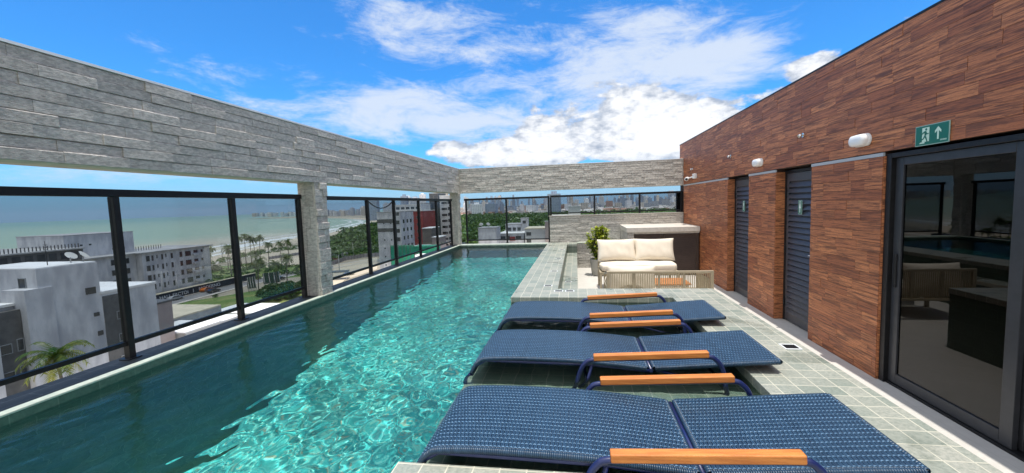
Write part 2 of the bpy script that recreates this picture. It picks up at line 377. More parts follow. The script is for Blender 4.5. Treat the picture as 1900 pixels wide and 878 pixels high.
def weave_panel(prof, name, parent):
    prof = smooth_path([(x, 0, z) for x, z in prof], 8)
    pitch = .0087
    st = resample(prof, pitch)
    nW = 19; h = .0010; rnd = random.Random(len(st))
    A = MB(); B = MB(); C = MB()
    def fr(i):
        t = (st[min(i+1, len(st)-1)]-st[max(i-1, 0)]).normalized(); return t, Vector((-t.z, 0, t.x))
    rr = .013
    for i in range(1, len(st)-1):
        p = st[i]; t, nrm = fr(i); rv = rnd.random(); p = p+t*(.0004 if i % 2 == 0 else -.0004)
        ys_ = []
        for k in range(nW*2+1):
            y = W_*k/(nW*2); hh = 0
            if k % 2 == 1: hh = h*.6 if ((k//2)+i) % 2 == 0 else -h
            ys_.append((y, hh))
        ys_ = [(-.004, -.012)] + [(0.006, .0)] + ys_[1:-1] + [(W_-.006, .0)] + [(W_+.004, -.012)]
        b = len(A.v)
        for y, hh in ys_:
            for s_, d_ in ((-.40, -.0008), (0, .0006), (.40, -.0008)):
                A.v.append(tuple(p + t*(s_*pitch) + nrm*(hh+d_) + Vector((0, y, 0))))
        for k in range(len(ys_)-1):
            for c in (0, 1):
                A.face([b+k*3+c, b+k*3+c+1, b+(k+1)*3+c+1, b+(k+1)*3+c], rv, True)
    for j in range(nW):
        y = W_*(2*j+1)/(nW*2)
        b = len(B.v); rv = rnd.random(); n_ = 0
        for i in range(0, len(st)):
            p = st[i]; t, nrm = fr(i); hh = -.0022 if (j+i) % 2 == 0 else .0022
            for s_ in (-1, 1): B.v.append(tuple(p + nrm*hh + Vector((0, y+s_*.0034, 0))))
            n_ += 1
        for i in range(n_-1): B.face([b+i*2, b+i*2+1, b+i*2+3, b+i*2+2][::-1], rv, False)
    b = len(C.v)
    for i, p in enumerate(st):
        t, nrm = fr(i)
        for y in (0.004, W_-.004): C.v.append(tuple(p-nrm*.0085+Vector((0, y, 0))))
    for i in range(len(st)-1): C.face([b+i*2, b+i*2+1, b+i*2+3, b+i*2+2], 0)
    o = A.build(name, M['weave'], parent)
    B.build('cross_strands', M['weavehi'], o); C.build('backing', M['weaveunder'], o)
    # wrapped side and end tubes
    T = MB()
    for y in (0, W_):
        for i in range(1, len(st)-1):
            t, nrm = fr(i); c = st[i]-nrm*.013+Vector((0, y, 0)); b = len(T.v); rv = rnd.random()
            for s_, r_ in ((-.47, .0128), (-.3, .0146), (.3, .0146), (.47, .0128)):
                for k in range(10):
                    a = 2*PI*k/10; T.v.append(tuple(c+t*(s_*pitch)+nrm*(r_*math.cos(a))+Vector((0, r_*math.sin(a), 0))))
            for q_ in range(3):
                for k in range(10):
                    k2 = (k+1) % 10; T.face([b+q_*10+k, b+q_*10+k2, b+(q_+1)*10+k2, b+(q_+1)*10+k], rv, True)
    for e in (0, -1):
        c = st[e]; t, nrm = fr(0 if e == 0 else len(st)-1)
        n_ = 46
        for k in range(n_):
            y0 = W_*k/n_; y1 = W_*(k+1)/n_; rv = rnd.random(); b = len(T.v)
            for yy, r_ in ((y0+.0005, .0125), (y0+.002, .0145), (y1-.002, .0145), (y1-.0005, .0125)):
                for q_ in range(8):
                    a = 2*PI*q_/8; cc = c-nrm*.013
                    T.v.append(tuple(cc+t*(r_*math.cos(a))+nrm*(r_*math.sin(a))+Vector((0, yy, 0))))
            for s_ in range(3):
                for q_ in range(8):
                    q2 = (q_+1) % 8; T.face([b+s_*8+q_, b+s_*8+q2, b+(s_+1)*8+q2, b+(s_+1)*8+q_], rv, True)
    T.build('wrapped_edge', M['weave'], o)
    return o
def make_lounger():
    root = empty('sun_lounger')
    weave_panel([(-.715, .625), (-.69, .675), (-.655, .712), (-.60, .733), (-.40, .742), (-.1, .738), (.10, .728), (.28, .712), (.452, .694)], 'seat_panel', root)
    weave_panel([(.49, .698), (.62, .707), (.85, .727), (1.06, .745), (1.232, .757)], 'back_panel', root)
    F = MB(); r = .0125
    for y in (.0, W_):
        F.tube(smooth_path([(-.712, y, .615), (-.735, y, .57), (-.75, y, .48), (-.756, y, SH+.012)]), r)
        F.tube([(-.68, y, .665), (-.6, y, .712), (.1, y, .70), (.46, y, .668)], .010)
        F.tube([(.10, y, .70), (.06, y, .55), (.02, y, SH+.012)], .011)
    F.tube([(.47, -.005, .672), (.47, W_+.005, .672)], .012)
    F.tube([(-.7, 0, .6), (-.7, W_, .6)], .009); F.tube([(.06, 0, .55), (.06, W_, .55)], .009)
    F.build('frame', M['bluepaint'], root)
    B = MB()
    for y in (.03, W_-.03): B.tube([(.50, y, .668), (.9, y, .56), (.93, y, .50)], .009)
    B.tube([(.9, .03, .56), (.9, W_-.03, .56)], .009)
    B.build('back_support', M['bluepaint'], root)
    for y, in ((-.045,), (W_+.045,)):
        o = MB().tube(smooth_path([(-.03, y, SH+.012), (-.01, y, .52), (.015, y, .64), (.055, y, .722), (.13, y, .752), (.45, y, .768), (.77, y, .786), (.845, y, .765), (.885, y, .70), (.90, y, .60), (.91, y, SH+.012)]), .0145, 12).build('arm_frame', M['bluepaint'], root)
        a = math.atan2(.037, .69)
        Mx = Matrix.Translation((.455, y, .784)) @ Matrix.Rotation(-a, 4, 'Y')
        MB().box(-.345, .345, -.023, .023, -.017, .019, M=Mx).build('armrest', M['teak'], o, bevel=.006, seg=3)
    return root
L0 = make_lounger()
spots = [(0, 1.570, 'nearest navy rattan sun lounger, beside the near deck edge'), (-.022, 2.578, 'middle of the three navy rattan sun loungers on the pool shelf'), (-.015, 3.53, 'farthest navy rattan sun lounger, next to the divider end wall')]
for i, (x, y, lb) in enumerate(spots):
    o = L0 if i == 0 else copy_tree(L0)
    o.location = (x, y, 0); tag(o, lb, 'sun lounger', 'navy sun loungers standing in the shallow pool shelf')

# ------------------------------------------------------------------ stone clad beams, columns, low wall
def stones(mb, O, U, Nn, width, height, rh, lmin, lmax, dmin=.010, dmax=.025, seed=1, gap=.002):
    rd = random.Random(seed); O = Vector(O); U = Vector(U); Nn = Vector(Nn); Z_ = Vector((0, 0, 1))
    rows = max(1, round(height/rh)); rh = height/rows
    for r_ in range(rows):
        x = -rd.random()*lmax*.6
        while x < width:
            L = rd.uniform(lmin, lmax); a = max(x, 0); b = min(x+L, width); x += L
            if b-a < .02: continue
            d = rd.uniform(dmin, dmax); d2 = d+rd.uniform(-.004, .004); z0 = r_*rh+gap*.5; z1 = (r_+1)*rh-gap*.5; jz = rd.uniform(-.0025, .0025)
            if r_ == rows-1: jz = 0
            if r_ % 1 == 0: z1 = (r_+1)*rh-(gap*.6 if gap > .004 else 0); z0 = r_*rh
            c = min(.0075, d*.6); b0 = len(mb.v); prof = ((0, z0), (d, z0+.001), (d, z1-c), (d-c, z1-.0005), (0, z1-.0005)); rv = rd.random()
            for s_, dk in ((a+gap*.5, d-d), (b-gap*.5, d2-d)):
                for (dd, z) in prof: mb.v.append(tuple(O+U*s_+Z_*(z+(jz if z > z0+.01 and r_ < rows-1 else 0))+Nn*(dd+(dk if dd else 0))))
            flip = (U.cross(Nn)).z < 0
            for k in range(5):
                k2 = (k+1) % 5; q = [b0+k, b0+k2, b0+5+k2, b0+5+k]; mb.face(q if flip else q[::-1], rv)
            q = [b0+k for k in range(5)]; mb.face(q[::-1] if flip else q, rv); q = [b0+5+k for k in range(5)]; mb.face(q if flip else q[::-1], rv)
def cladding(name, parent, *calls):
    mb = MB()
    for c in calls: stones(mb, *c[0], **c[1])
    return mb.build(name, M['stone'], parent)
BT, BB = 2.765, 2.10
t = tag(MB().box(-3.52, XL-.033, -2.4, 11.36, BB, BT).build('side_beam', M['mortar']), 'long grey split-stone beam spanning the left side above the pool', 'beam')
cladding('stone_cladding', t, (((XL-.034, -2.4, BB), (0, 1, 0), (1, 0, 0), 13.40, BT-BB, .074, .30, .40), dict(seed=3)))
MB().box(-3.58, XL-.012, -2.4, 11.38, BT+.001, BT+.018).build('capping', M['white'], t)
t = tag(MB().box(XL-.034, 2.762, 11.034, 11.30, BB, BT).build('end_beam', M['mortar']), 'grey split-stone beam across the far end of the terrace', 'beam')
cladding('stone_cladding', t, (((XL, 11.033, BB), (1, 0, 0), (0, -1, 0), 5.95, BT-BB, .060, .16, .36), dict(seed=5, dmax=.022, gap=.006)))
MB().box(XL, 2.762, 11.01, 11.34, BT+.001, BT+.016).build('capping', M['white'], t)
for i, (ya, yb, lb) in enumerate(((4.63, 4.90, 'stone clad column rising from the kerb midway along the pool'), (10.78, 11.03, 'stone clad corner column at the far left end of the pool'))):
    t = tag(MB().box(-3.44, XL-.033, ya+.02, yb-.02, DZ-.002, BB-.001).build('stone_column', M['mortar']), lb, 'column')
    cladding('stone_cladding', t, (((XL-.034, ya+.02, DZ), (0, 1, 0), (1, 0, 0), yb-ya-.04, BB-DZ, .085, .12, .26), dict(seed=7+i, dmax=.03)),
             (((-3.44, ya+.019, DZ), (1, 0, 0), (0, -1, 0), .215, BB-DZ, .30, .07, .11), dict(seed=9+i, dmax=.012, dmin=.008, gap=.004)))
t = tag(MB().box(XR+.05, 2.762, 11.034, 11.28, .0, 1.385).build('parapet_wall', M['mortar']), 'low grey split-stone wall behind the lounge, below the far railing', 'wall')
cladding('stone_cladding', t, (((XR+.05, 11.033, .0), (1, 0, 0), (0, -1, 0), 3.48, 1.385, .062, .16, .34), dict(seed=15, dmax=.022, gap=.006)))
MB().box(XR+.03, 2.762, 11.0, 11.3, 1.386, 1.402).build('capping', M['mortar'], t)
t = tag(MB().box(.002, 1.14, 10.82, 10.998, .0, .655).build('low_stone_bench_wall', M['mortar']), 'knee-high stone ledge wall behind the potted shrub', 'wall')
cladding('stone_cladding', t, (((.002, 10.819, .0), (1, 0, 0), (0, -1, 0), 1.135, .655, .065, .18, .4), dict(seed=21, dmax=.022, gap=.006)))
MB().box(0.002, 1.145, 10.785, 10.999, .656, .68).build('capping', M['whiteedge'], t)

# ------------------------------------------------------------------ glass railings
def rail_run(root, ax, fixed, a0, a1, posts, top, base_of, bot, skip=None):
    """ax 'y': run along y at x=fixed; ax 'x': along x at y=fixed"""
    def bx(mb, s0, s1, w, z0, z1, off=0):
        if ax == 'y': mb.box(fixed-w+off, fixed+w+off, s0, s1, z0, z1)
        else: mb.box(s0, s1, fixed-w+off, fixed+w+off, z0, z1)
    mb = MB(); bx(mb, a0, a1, .032, top-.055, top); mb.build('top_rail', M['black'], root, bevel=.004)
    mb = MB()
    P_ = sorted(posts)
    for i in range(len(P_)-1):
        bx(mb, P_[i]+.021, P_[i+1]-.021, .014, bot, bot+.032)
    mb.build('bottom_rail', M['black'], root)
    for p in P_:
        mb = MB(); bx(mb, p-.022, p+.022, .026, base_of, top-.056); bx(mb, p-.05, p+.05, .045, base_of, base_of+.008)
        mb.build('post', M['black'], root, bevel=.003)
    for i in range(len(P_)-1):
        mb = MB(); bx(mb, P_[i]+.022, P_[i+1]-.022, .004, bot+.033, top-.056); mb.build('glass_pane', M['glass'], root)
RX = -3.40; RT = 1.955
r1 = empty('glass_railing', (0, 0, 0), 0, 'black railing with large smoked panes left of the midway column', 'railing', None)
rail_run(r1, 'y', RX, -1.2, 4.61, [-.6, .5, 1.53, 2.56, 3.60, 4.575], RT, DZ-.003, .775)
r2 = empty('glass_railing', (0, 0, 0), 0, 'black railing of narrow smoked panes between the two stone columns', 'railing', None)
rail_run(r2, 'y', RX, 4.92, 10.77, [4.95, 6.24, 7.22, 8.43, 9.55, 10.70], RT-.01, DZ-.003, .775)
r3 = empty('glass_railing', (0, 0, 0), 0, 'far black railing with panes reaching down to the pool kerb', 'railing', None)
rail_run(r3, 'x', 11.14, -3.13, -.72, [-3.08, -1.93, -.745], RT-.01, DZ+.002, .75)
r4 = empty('glass_railing', (0, 0, 0), 0, 'far black railing of low panes on top of the stone parapet', 'railing', None)
rail_run(r4, 'x', 11.14, -.70, 2.76, [-.69, .49, 1.67, 2.73], RT, 1.403, 1.445)
mb = MB(); mb.box(2.62, 2.76, 11.18, 11.25, 1.403, 1.93); tag(mb.build('downpipe_casing', M['black']), 'dark upright casing where the far railing meets the wooden wall', 'casing')
pts = [(RX-.0, 6.27+(8.40-7.25)*0+.93*tt, 1.885-.13*(1-(2*tt-1)**2)) for tt in [k/14 for k in range(15)]]
tag(MB().tube(pts, .0085, 8).build('hanging_cable', M['black']), 'black cable sagging under the rail just past the midway column', 'cable')

# ------------------------------------------------------------------ wood-look wall with doors
WX = 2.767; WT = 3.16
m, N = newmat('wood look porcelain')
co = N.n('ShaderNodeTexCoord').outputs['Object']; at_ = N.n('ShaderNodeAttribute', attribute_name='rnd').outputs['Fac']
off = N.n('ShaderNodeCombineXYZ', {0: N.math('MULTIPLY', at_, 17.0), 1: N.math('MULTIPLY', at_, 31.0), 2: N.math('MULTIPLY', at_, 7.0)}).outputs[0]
v = N.n('ShaderNodeVectorMath', {0: co, 1: off}, operation='ADD').outputs[0]
g1 = N.noise(N.map(v, (3, 1.3, 34)), 1.9, 8, .7, .9); g2 = N.noise(N.map(v, (3, 2.4, 26)), 9, 8, .8, .2)
colA = N.mix(N.mr(at_, 0, 1, 0, 1, 'LINEAR'), (.38, .122, .050), (.64, .245, .098))
colA = N.mix(N.mr(g1, .42, .60, 0, .88), colA, (.115, .040, .022))
colA = N.mix(N.mr(g2, .50, .66, 0, .75), colA, (.07, .028, .016))
nb = N.n('ShaderNodeBump', {'Strength': .5, 'Distance': .002, 'Height': g2}).outputs[0]
out(N, N.n('ShaderNodeBsdfPrincipled', {'Base Color': colA, 'Roughness': .55, 'Normal': nb, 'Specular IOR Level': .45}).outputs[0]); M['woodtile'] = m
M['grout'] = pm('dark brown grout', (.05, .03, .022), None, 10, .9)
M['greytrim'] = pm('grey metal trim strip', (.42, .44, .47), None, 10, .4)
def planks(mb, y0, y1, z0, z1, x, rh=.098, lmin=.2, lmax=.46, seed=1):
    rd = random.Random(seed); rows = max(1, round((z1-z0)/rh)); rh = (z1-z0)/rows
    for r_ in range(rows):
        y = y0-rd.random()*lmax*.8
        while y < y1:
            L = rd.choice((lmin, (lmin+lmax)/2, lmax, lmax)); a = max(y, y0); b = min(y+L, y1); y += L
            if b-a < .02: continue
            d = rd.uniform(0, .0035)
            mb.box(x-.008-d, x+.004, a+.0012, b-.0012, z0+r_*rh+.001, z0+(r_+1)*rh-.001, rd.random()**1.15)
wall = empty('wood_tiled_wall', (0, 0, 0), 0, 'tall reddish-brown wood-look tiled wall along the right side', 'wall')
D1 = (7.01, 7.93); D2 = (5.255, 6.125); DG = (.35, 4.13); DH = 2.095
mb = MB(); mb.box(WX+.004, WX+.3, -1.5, 11.4, DH+.02, WT)
for a, b in ((D1[1], 11.4), (D2[1], D1[0]), (DG[1], D2[0]), (-1.5, DG[0])): mb.box(WX+.004, WX+.3, a, b, 0, DH+.018)
mb.build('masonry_core', M['grout'], wall)
mb = MB(); planks(mb, -1.5, 11.4, DH+.02, WT, WX, seed=4)
for k, (a, b) in enumerate(((D1[1], 11.0), (D2[1], D1[0]), (DG[1], D2[0]), (-1.5, DG[0]))): planks(mb, a, b, 0, DH-.022, WX, rh=.098, seed=30+k)
mb.build('plank_tiles', M['woodtile'], wall)
mb = MB(); rd = random.Random(8)
for yy in (D1[1], D2[1], DG[1]):
    z = 0
    while z < DH-.03:
        h_ = min(.62, DH-.022-z); mb.box(WX-.004, WX+.125, yy-.008, yy-.0005, z+.001, z+h_-.001, rd.uniform(.75, 1)); z += h_  # only the brightest plank tones: grazing sun on the reveals painted into the colour
mb.build('door_reveal_tiles', M['woodtile'], wall)
for a, b in ((D1[1], 11.0), (D2[1], D1[0]), (DG[1], D2[0])):
    MB().box(WX-.014, WX+.003, a-.004, b+.004, DH-.02, DH+.012).build('trim_strip', M['greytrim'], wall)
MB().box(WX-.012, WX+.32, -1.5, 11.42, WT+.001, WT+.02).build('capping', M['black'], wall)
mb = MB(); mb.box(WX+.3, 8, 11.2, 11.42, -1, WT-.05); mb.box(7.8, 8, -1.5, 11.2, -1, WT-.05); mb.box(WX+.31, 7.79, -1.5, 11.19, WT-.25, WT-.08)
mb.build('roof_slab', M['concrete'], wall)
# louvred doors
M['doorblue'] = pm('dark slate door paint', (.050, .054, .064), (.060, .064, .074), 14, .38, .1, 90, spec=.6)
def louvre_door(y0, y1, lb, pict):
    t = empty('louvred_door', (WX+.12, (y0+y1)/2, 0), 0, lb, 'door')
    hw = (y1-y0)/2-.002
    mb = MB(); mb.box(-.012, .03, hw-.04, hw, 0, DH-.005); mb.box(-.012, .03, -hw, -hw+.04, 0, DH-.005); mb.box(-.012, .03, -hw+.041, hw-.041, DH-.045, DH-.005)
    mb.build('door_frame', M['black'], t, bevel=.002)
    mb = MB(); mb.box(-.004, .026, hw-.10, hw-.044, .01, DH-.05); mb.box(-.004, .026, -hw+.044, -hw+.10, .01, DH-.05)
    mb.box(-.004, .026, -hw+.101, hw-.101, .01, .13); mb.box(-.004, .026, -hw+.101, hw-.101, DH-.16, DH-.05)
    mb.box(.02, .024, -hw+.1, hw-.1, .12, DH-.15)
    leaf = mb.build('door_leaf', M['doorblue'], t, bevel=.002)
    mb = MB(); n = 24; z0 = .132; dz = (DH-.162-z0)/n
    for k in range(n):
        z = z0+k*dz
        mb.hexa([(-.022, -hw+.102, z), (.016, -hw+.102, z+.0), (.016, hw-.102, z+.0), (-.022, hw-.102, z), (.008, -hw+.102, z+dz*.78), (.018, -hw+.102, z+dz*.78), (.018, hw-.102, z+dz*.78), (.008, hw-.102, z+dz*.78)])
    mb.build('louvres', M['doorblue'], leaf)
    for z in (.25, 1.0, 1.78): MB().tube([(-.016, hw-.042, z-.05), (-.016, hw-.042, z+.05)], .011, 10).build('hinge', M['black'], t)
    mb = MB().tube(smooth_path([(-.004, -hw+.07, 1.0), (-.05, -hw+.07, 1.0), (-.055, -hw+.09, 1.0), (-.055, -hw+.17, 1.0)]), .008, 8); mb.build('handle', M['chrome'], t)
    # pictogram plate
    s_ = MB().box(-.0285, -.0230, -.042, .042, 1.50, 1.68).build('restroom_sign', M['signgreenpale'], t)
    MB().box(-.0292, -.0286, -.035, .035, 1.507, 1.673).build('sign_face', M['signgreen'], s_)
    mb = MB(); Mx = Matrix(((0, 0, 1, -.0299), (-1, 0, 0, 0), (0, 1, 0, 1.598), (0, 0, 0, 1)))
    mb.prism([(.011*math.cos(a*PI/6), .062+.011*math.sin(a*PI/6)) for a in range(12)], -.0006, .0004, M=Mx)
    body = [(-.014, .045), (.014, .045), (.014, .0), (.008, .0), (.008, -.075), (.001, -.075), (.001, -.01), (-.001, -.01), (-.001, -.075), (-.008, -.075), (-.008, 0), (-.014, 0)]
    if pict == 'w': body = [(-.009, .045), (.009, .045), (.02, -.02), (.008, -.02), (.008, -.075), (.001, -.075), (.001, -.02), (-.001, -.02), (-.001, -.075), (-.008, -.075), (-.008, -.02), (-.02, -.02)]
    mb.prism(body, -.0006, .0004, M=Mx); mb.build('pictogram', M['signwhite'], s_)
    return t
M['signgreen'] = pm('green sign face', (.004, .135, .085), None, 5, .35); M['signgreenpale'] = pm('pale sign rim', (.34, .5, .44), None, 5, .5); M['signwhite'] = pm('white sign print', (.78, .86, .82), None, 5, .4)
louvre_door(*D1, 'far dark louvred toilet door, nearer the stone end beam', 'm')
louvre_door(*D2, 'near dark louvred toilet door, between the two lamp fittings', 'w')
# sliding glass doors
gd = empty('sliding_glass_door', (0, 0, 0), 0, 'black framed sliding glass door under the exit sign', 'door')
mb = MB(); mb.box(WX+.01, WX+.16, DG[1]-.07, DG[1]-.009, 0, DH-.004); mb.box(WX+.01, WX+.16, DG[0], DG[0]+.06, 0, DH-.004); mb.box(WX+.01, WX+.16, DG[0]+.061, DG[1]-.071, DH-.045, DH-.004)
mb.box(WX+.03, WX+.16, DG[0]+.061, DG[1]-.071, 0, .022); mb.build('door_frame', M['black'], gd, bevel=.003)
M['slate'] = pm('slate grey aluminium', (.035, .037, .042), (.042, .044, .05), 14, .35, .05, 90, spec=.4)
def leaf(y0, y1, x, parent):
    mb = MB(); s_ = .085
    mb.box(x, x+.035, y0, y0+s_, .024, DH-.047); mb.box(x, x+.035, y1-s_, y1, .024, DH-.047)
    mb.box(x, x+.035, y0+s_+.001, y1-s_-.001, .024, .115); mb.box(x, x+.035, y0+s_+.001, y1-s_-.001, DH-.115, DH-.047)
    o = mb.build('door_leaf', M['slate'], parent, bevel=.003)
    MB().box(x+.014, x+.022, y0+s_+.001, y1-s_-.001, .116, DH-.116).build('glass_pane', M['doorglass'], o)
    MB().box(x-.012, x-.001, y1-.06, y1-.03, .9, 1.2).build('pull_handle', M['black'], o, bevel=.003)
leaf(2.98, 4.055, WX+.045, gd); leaf(1.92, 3.05, WX+.095, gd); leaf(.42, 1.55+.44, WX+.045, gd)
# dark room behind the glass
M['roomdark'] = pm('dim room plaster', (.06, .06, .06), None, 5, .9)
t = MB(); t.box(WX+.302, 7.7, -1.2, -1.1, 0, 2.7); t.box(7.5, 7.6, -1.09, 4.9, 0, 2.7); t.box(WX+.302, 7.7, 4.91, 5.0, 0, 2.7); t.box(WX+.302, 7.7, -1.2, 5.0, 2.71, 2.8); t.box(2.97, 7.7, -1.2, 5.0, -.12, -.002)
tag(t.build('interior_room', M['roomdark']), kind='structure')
# exit sign
M['phos'] = pm('pale photoluminescent print', (.62, .80, .66), None, 5, .4)
sg = empty('exit_sign', (WX-.0125, 3.622, 2.188), 0, 'green exit sign with running figure and up arrow above the glass door', 'sign')
MB().box(-.006, 0, -.152, .152, -.079, .079).build('sign_rim', M['signgreenpale'], sg)
MB().box(-.0075, -.0062, -.146, .146, -.073, .073).build('sign_panel', M['signgreen'], sg)
def wallshape(mb, poly, x=-.0080): mb.prism(poly, -.0004, .0004, M=Matrix(((0, 0, -1, x), (-1, 0, 0, 0), (0, 1, 0, 0), (0, 0, 0, 1))))
mb = MB(); wallshape(mb, [(-.085, -.05), (-.02, -.05), (-.02, .06), (-.085, .06)]); wallshape(mb, [(-.112, -.062), (-.06, -.062), (-.06, -.051), (-.1, -.051)]); mb.build('door_symbol', M['phos'], sg)
mb = MB(); X_ = -.0090
wallshape(mb, [(-.048+.0095*math.cos(a*PI/6), .045+.0095*math.sin(a*PI/6)) for a in range(12)], X_)
wallshape(mb, [(-.062, .032), (-.046, .034), (-.044, .0), (-.060, -.006)], X_-.0003)
wallshape(mb, [(-.062, .033), (-.085, .018), (-.095, .0), (-.089, -.003), (-.078, .012), (-.06, .02)], X_-.0006)
wallshape(mb, [(-.048, .031), (-.035, .012), (-.022, .014), (-.022, .007), (-.038, .004), (-.052, .02)], X_-.0009)
wallshape(mb, [(-.060, .0), (-.074, -.022), (-.105, -.036), (-.102, -.044), (-.068, -.03), (-.05, -.004)], X_-.0012)
wallshape(mb, [(-.052, .0), (-.040, -.022), (-.03, -.05), (-.038, -.053), (-.049, -.027), (-.062, -.008)], X_-.0015)
mb.build('running_figure', M['signgreen'], sg)
mb = MB(); wallshape(mb, [(.052, -.045), (.066, -.045), (.066, .02), (.086, .004), (.086, .022), (.059, .052), (.032, .022), (.032, .004), (.052, .02)])
wallshape(mb, [(.08, -.058), (.135, -.058), (.135, -.055), (.08, -.055)]); wallshape(mb, [(.08, -.052), (.135, -.052), (.135, -.049), (.08, -.049)]); mb.build('arrow', M['phos'], sg)
# bulkhead lamps, spouts, camera
M['opal'] = pm('opal plastic diffuser', (.86, .86, .86), None, 5, .25, spec=.6)
def bulkhead(y, z, lb):
    t = empty('bulkhead_lamp', (WX-.010, y, z), 0, lb, 'wall lamp', 'white bulkhead lamps on the wooden wall')
    def stad(a, b, x):
        P_ = []
        for k in range(28):
            an = 2*PI*k/28; c, s_ = math.cos(an), math.sin(an)
            P_.append((x, (a-b)*(1 if c > 0 else -1)*(abs(c) > 1e-9)+b*c, b*s_))
        return P_
    def loft(rings):
        mb = MB(); n = 28
        for rg_ in rings: mb.v += rg_
        for i in range(len(rings)-1):
            for k in range(n): k2 = (k+1) % n; mb.face([i*n+k2, i*n+k, (i+1)*n+k, (i+1)*n+k2], 0, True)
        mb.face([(len(rings)-1)*n+k for k in reversed(range(n))]); return mb
    loft([stad(.118, .06, 0), stad(.118, .06, -.018), stad(.112, .056, -.024)]).build('lamp_base', M['white'], t)
    loft([stad(.112, .056, -.022), stad(.112, .056, -.05), stad(.104, .05, -.068), stad(.085, .035, -.078), stad(.05, .012, -.081)]).build('diffuser', M['opal'], t)
bulkhead(4.40, 2.255, 'near white bulkhead lamp left of the exit sign'); bulkhead(6.63, 2.255, 'far white bulkhead lamp between the two louvred doors')
for y, z, lb in ((5.453, 2.475, 'small chrome spout above the near louvred door'), (7.794, 2.48, 'small chrome spout above the far louvred door'), (10.19, 2.445, 'small chrome spout above the security camera, near the end beam')):
    t = empty('wall_spout', (WX-.009, y, z), 0, lb, 'spout', None)
    mb = MB(); b0 = 0
    mb.tube([(0, 0, 0), (-.008, 0, 0)], .026, 16); mb.build('flange', M['chrome'], t)
    MB().tube([(-.008, 0, 0), (-.03, 0, -.002), (-.055, 0, -.012)], [.014, .017, .02], 14).build('nozzle', M['chrome'], t)
t = empty('security_camera', (WX-.010, 9.9, 2.262), 0, 'white bullet camera on an arm beside the far end beam', 'security camera')
MB().box(-.07, 0, -.07, .07, -.055, .055).build('junction_box', M['white'], t, bevel=.008)
MB().tube([(-.05, .07, -.01), (-.09, .36, -.03)], .014, 10).build('arm', M['white'], t)
MB().tube([(-.06, .52, -.03), (-.10, .36, -.035), (-.16, .22, -.055), (-.165, .205, -.057)], [.035, .045, .045, .038], 14).build('camera_body', M['white'], t)
MB().tube([(-.164, .206, -.057), (-.170, .19, -.060)], .026, 12).build('lens', M['black'], t)

# ------------------------------------------------------------------ drains
M['drainwhite'] = pm('white drain frame', (.72, .74, .74), None, 5, .4)
def drain(x, y, z, s, lb, grp=None, sx=None):
    t = empty('floor_drain', (x, y, z), 0, lb, 'drain', grp); w_ = (sx or s)
    mb = MB(); mb.box(-w_, w_, -s, -s*.74, 0, .004); mb.box(-w_, w_, s*.74, s, 0, .004); mb.box(-w_, -w_*.8, -s*.739, s*.739, 0, .004); mb.box(w_*.8, w_, -s*.739, s*.739, 0, .004); mb.build('drain_frame', M['drainwhite'], t)
    mb = MB(); mb.box(-w_*.79, w_*.79, -s*.73, s*.73, .0005, .002)
    for k in range(5): yy = -s*.6+k*s*.3; mb.box(-w_*.7, w_*.7, yy-.003, yy+.003, .0021, .0032)
    mb.build('grate', M['black'], t)
drain(1.489, 3.05, DZ+.001, .055, 'square white framed drain in the deck beside the middle lounger')
g = 'small drains in the divider top'
drain(-.234, 4.89, DZ+.001, .042, 'left one of the two side-by-side drains at the divider corner', g, .055); drain(-.099, 4.89, DZ+.001, .042, 'right one of the two side-by-side drains at the divider corner', g, .055)
for k, (x, y, lb) in enumerate(((-.385, 5.21, 'nearest single drain in the divider row'), (-.364, 6.34, 'second nearest single drain in the divider row'), (-.357, 7.8, 'third single drain in the divider row'), (-.343, 9.28, 'farthest single drain in the divider row'))): drain(x, y, DZ+.001, .04, lb, g, .055)
drain(-.15, 6.6, .451, .035, 'drain in the lower divider step', g, .05)

# ------------------------------------------------------------------ lounge: counter, sofas, table, shrub
M['brownwood'] = pm('dark brown louvre paint', (.042, .028, .022), (.062, .042, .032), 12, .42, .2, 80, stretch=(1, 1, 8))
M['countertop'] = pm('pale stone worktop', (.66, .62, .55), (.58, .54, .48), 16, .5, .1, 70)
c = empty('storage_counter', (0, 0, 0), 0, 'stone counter with pale top and dark brown louvred cupboard doors', 'counter')
CY0, CY1, CX0, CZ = 9.57, 10.995, 1.15, 1.12
mb = MB(); mb.box(CX0+.02, CX0+.15, CY0+.02, CY1, 0, CZ-.112); mb.box(CX0+.151, 2.745, CY0+.02, CY1, CZ-.15, CZ-.112); mb.box(CX0+.151, 2.745, CY0+.5, CY0+.55, 0, CZ-.151); mb.build('counter_body', M['mortar'], c)
cladding('stone_cladding', c, (((CX0+.02, CY0+.019, 0), (1, 0, 0), (0, -1, 0), .135, CZ-.112, .062, .13, .14), dict(seed=31, dmax=.012)),
         (((CX0+.019, CY1, 0), (0, -1, 0), (-1, 0, 0), CY1-CY0-.02, CZ-.112, .062, .15, .4), dict(seed=32, dmax=.012)))
MB().box(CX0-.01, 2.748, CY0-.02, CY1, CZ-.11, CZ).build('worktop', M['countertop'], c, bevel=.005)
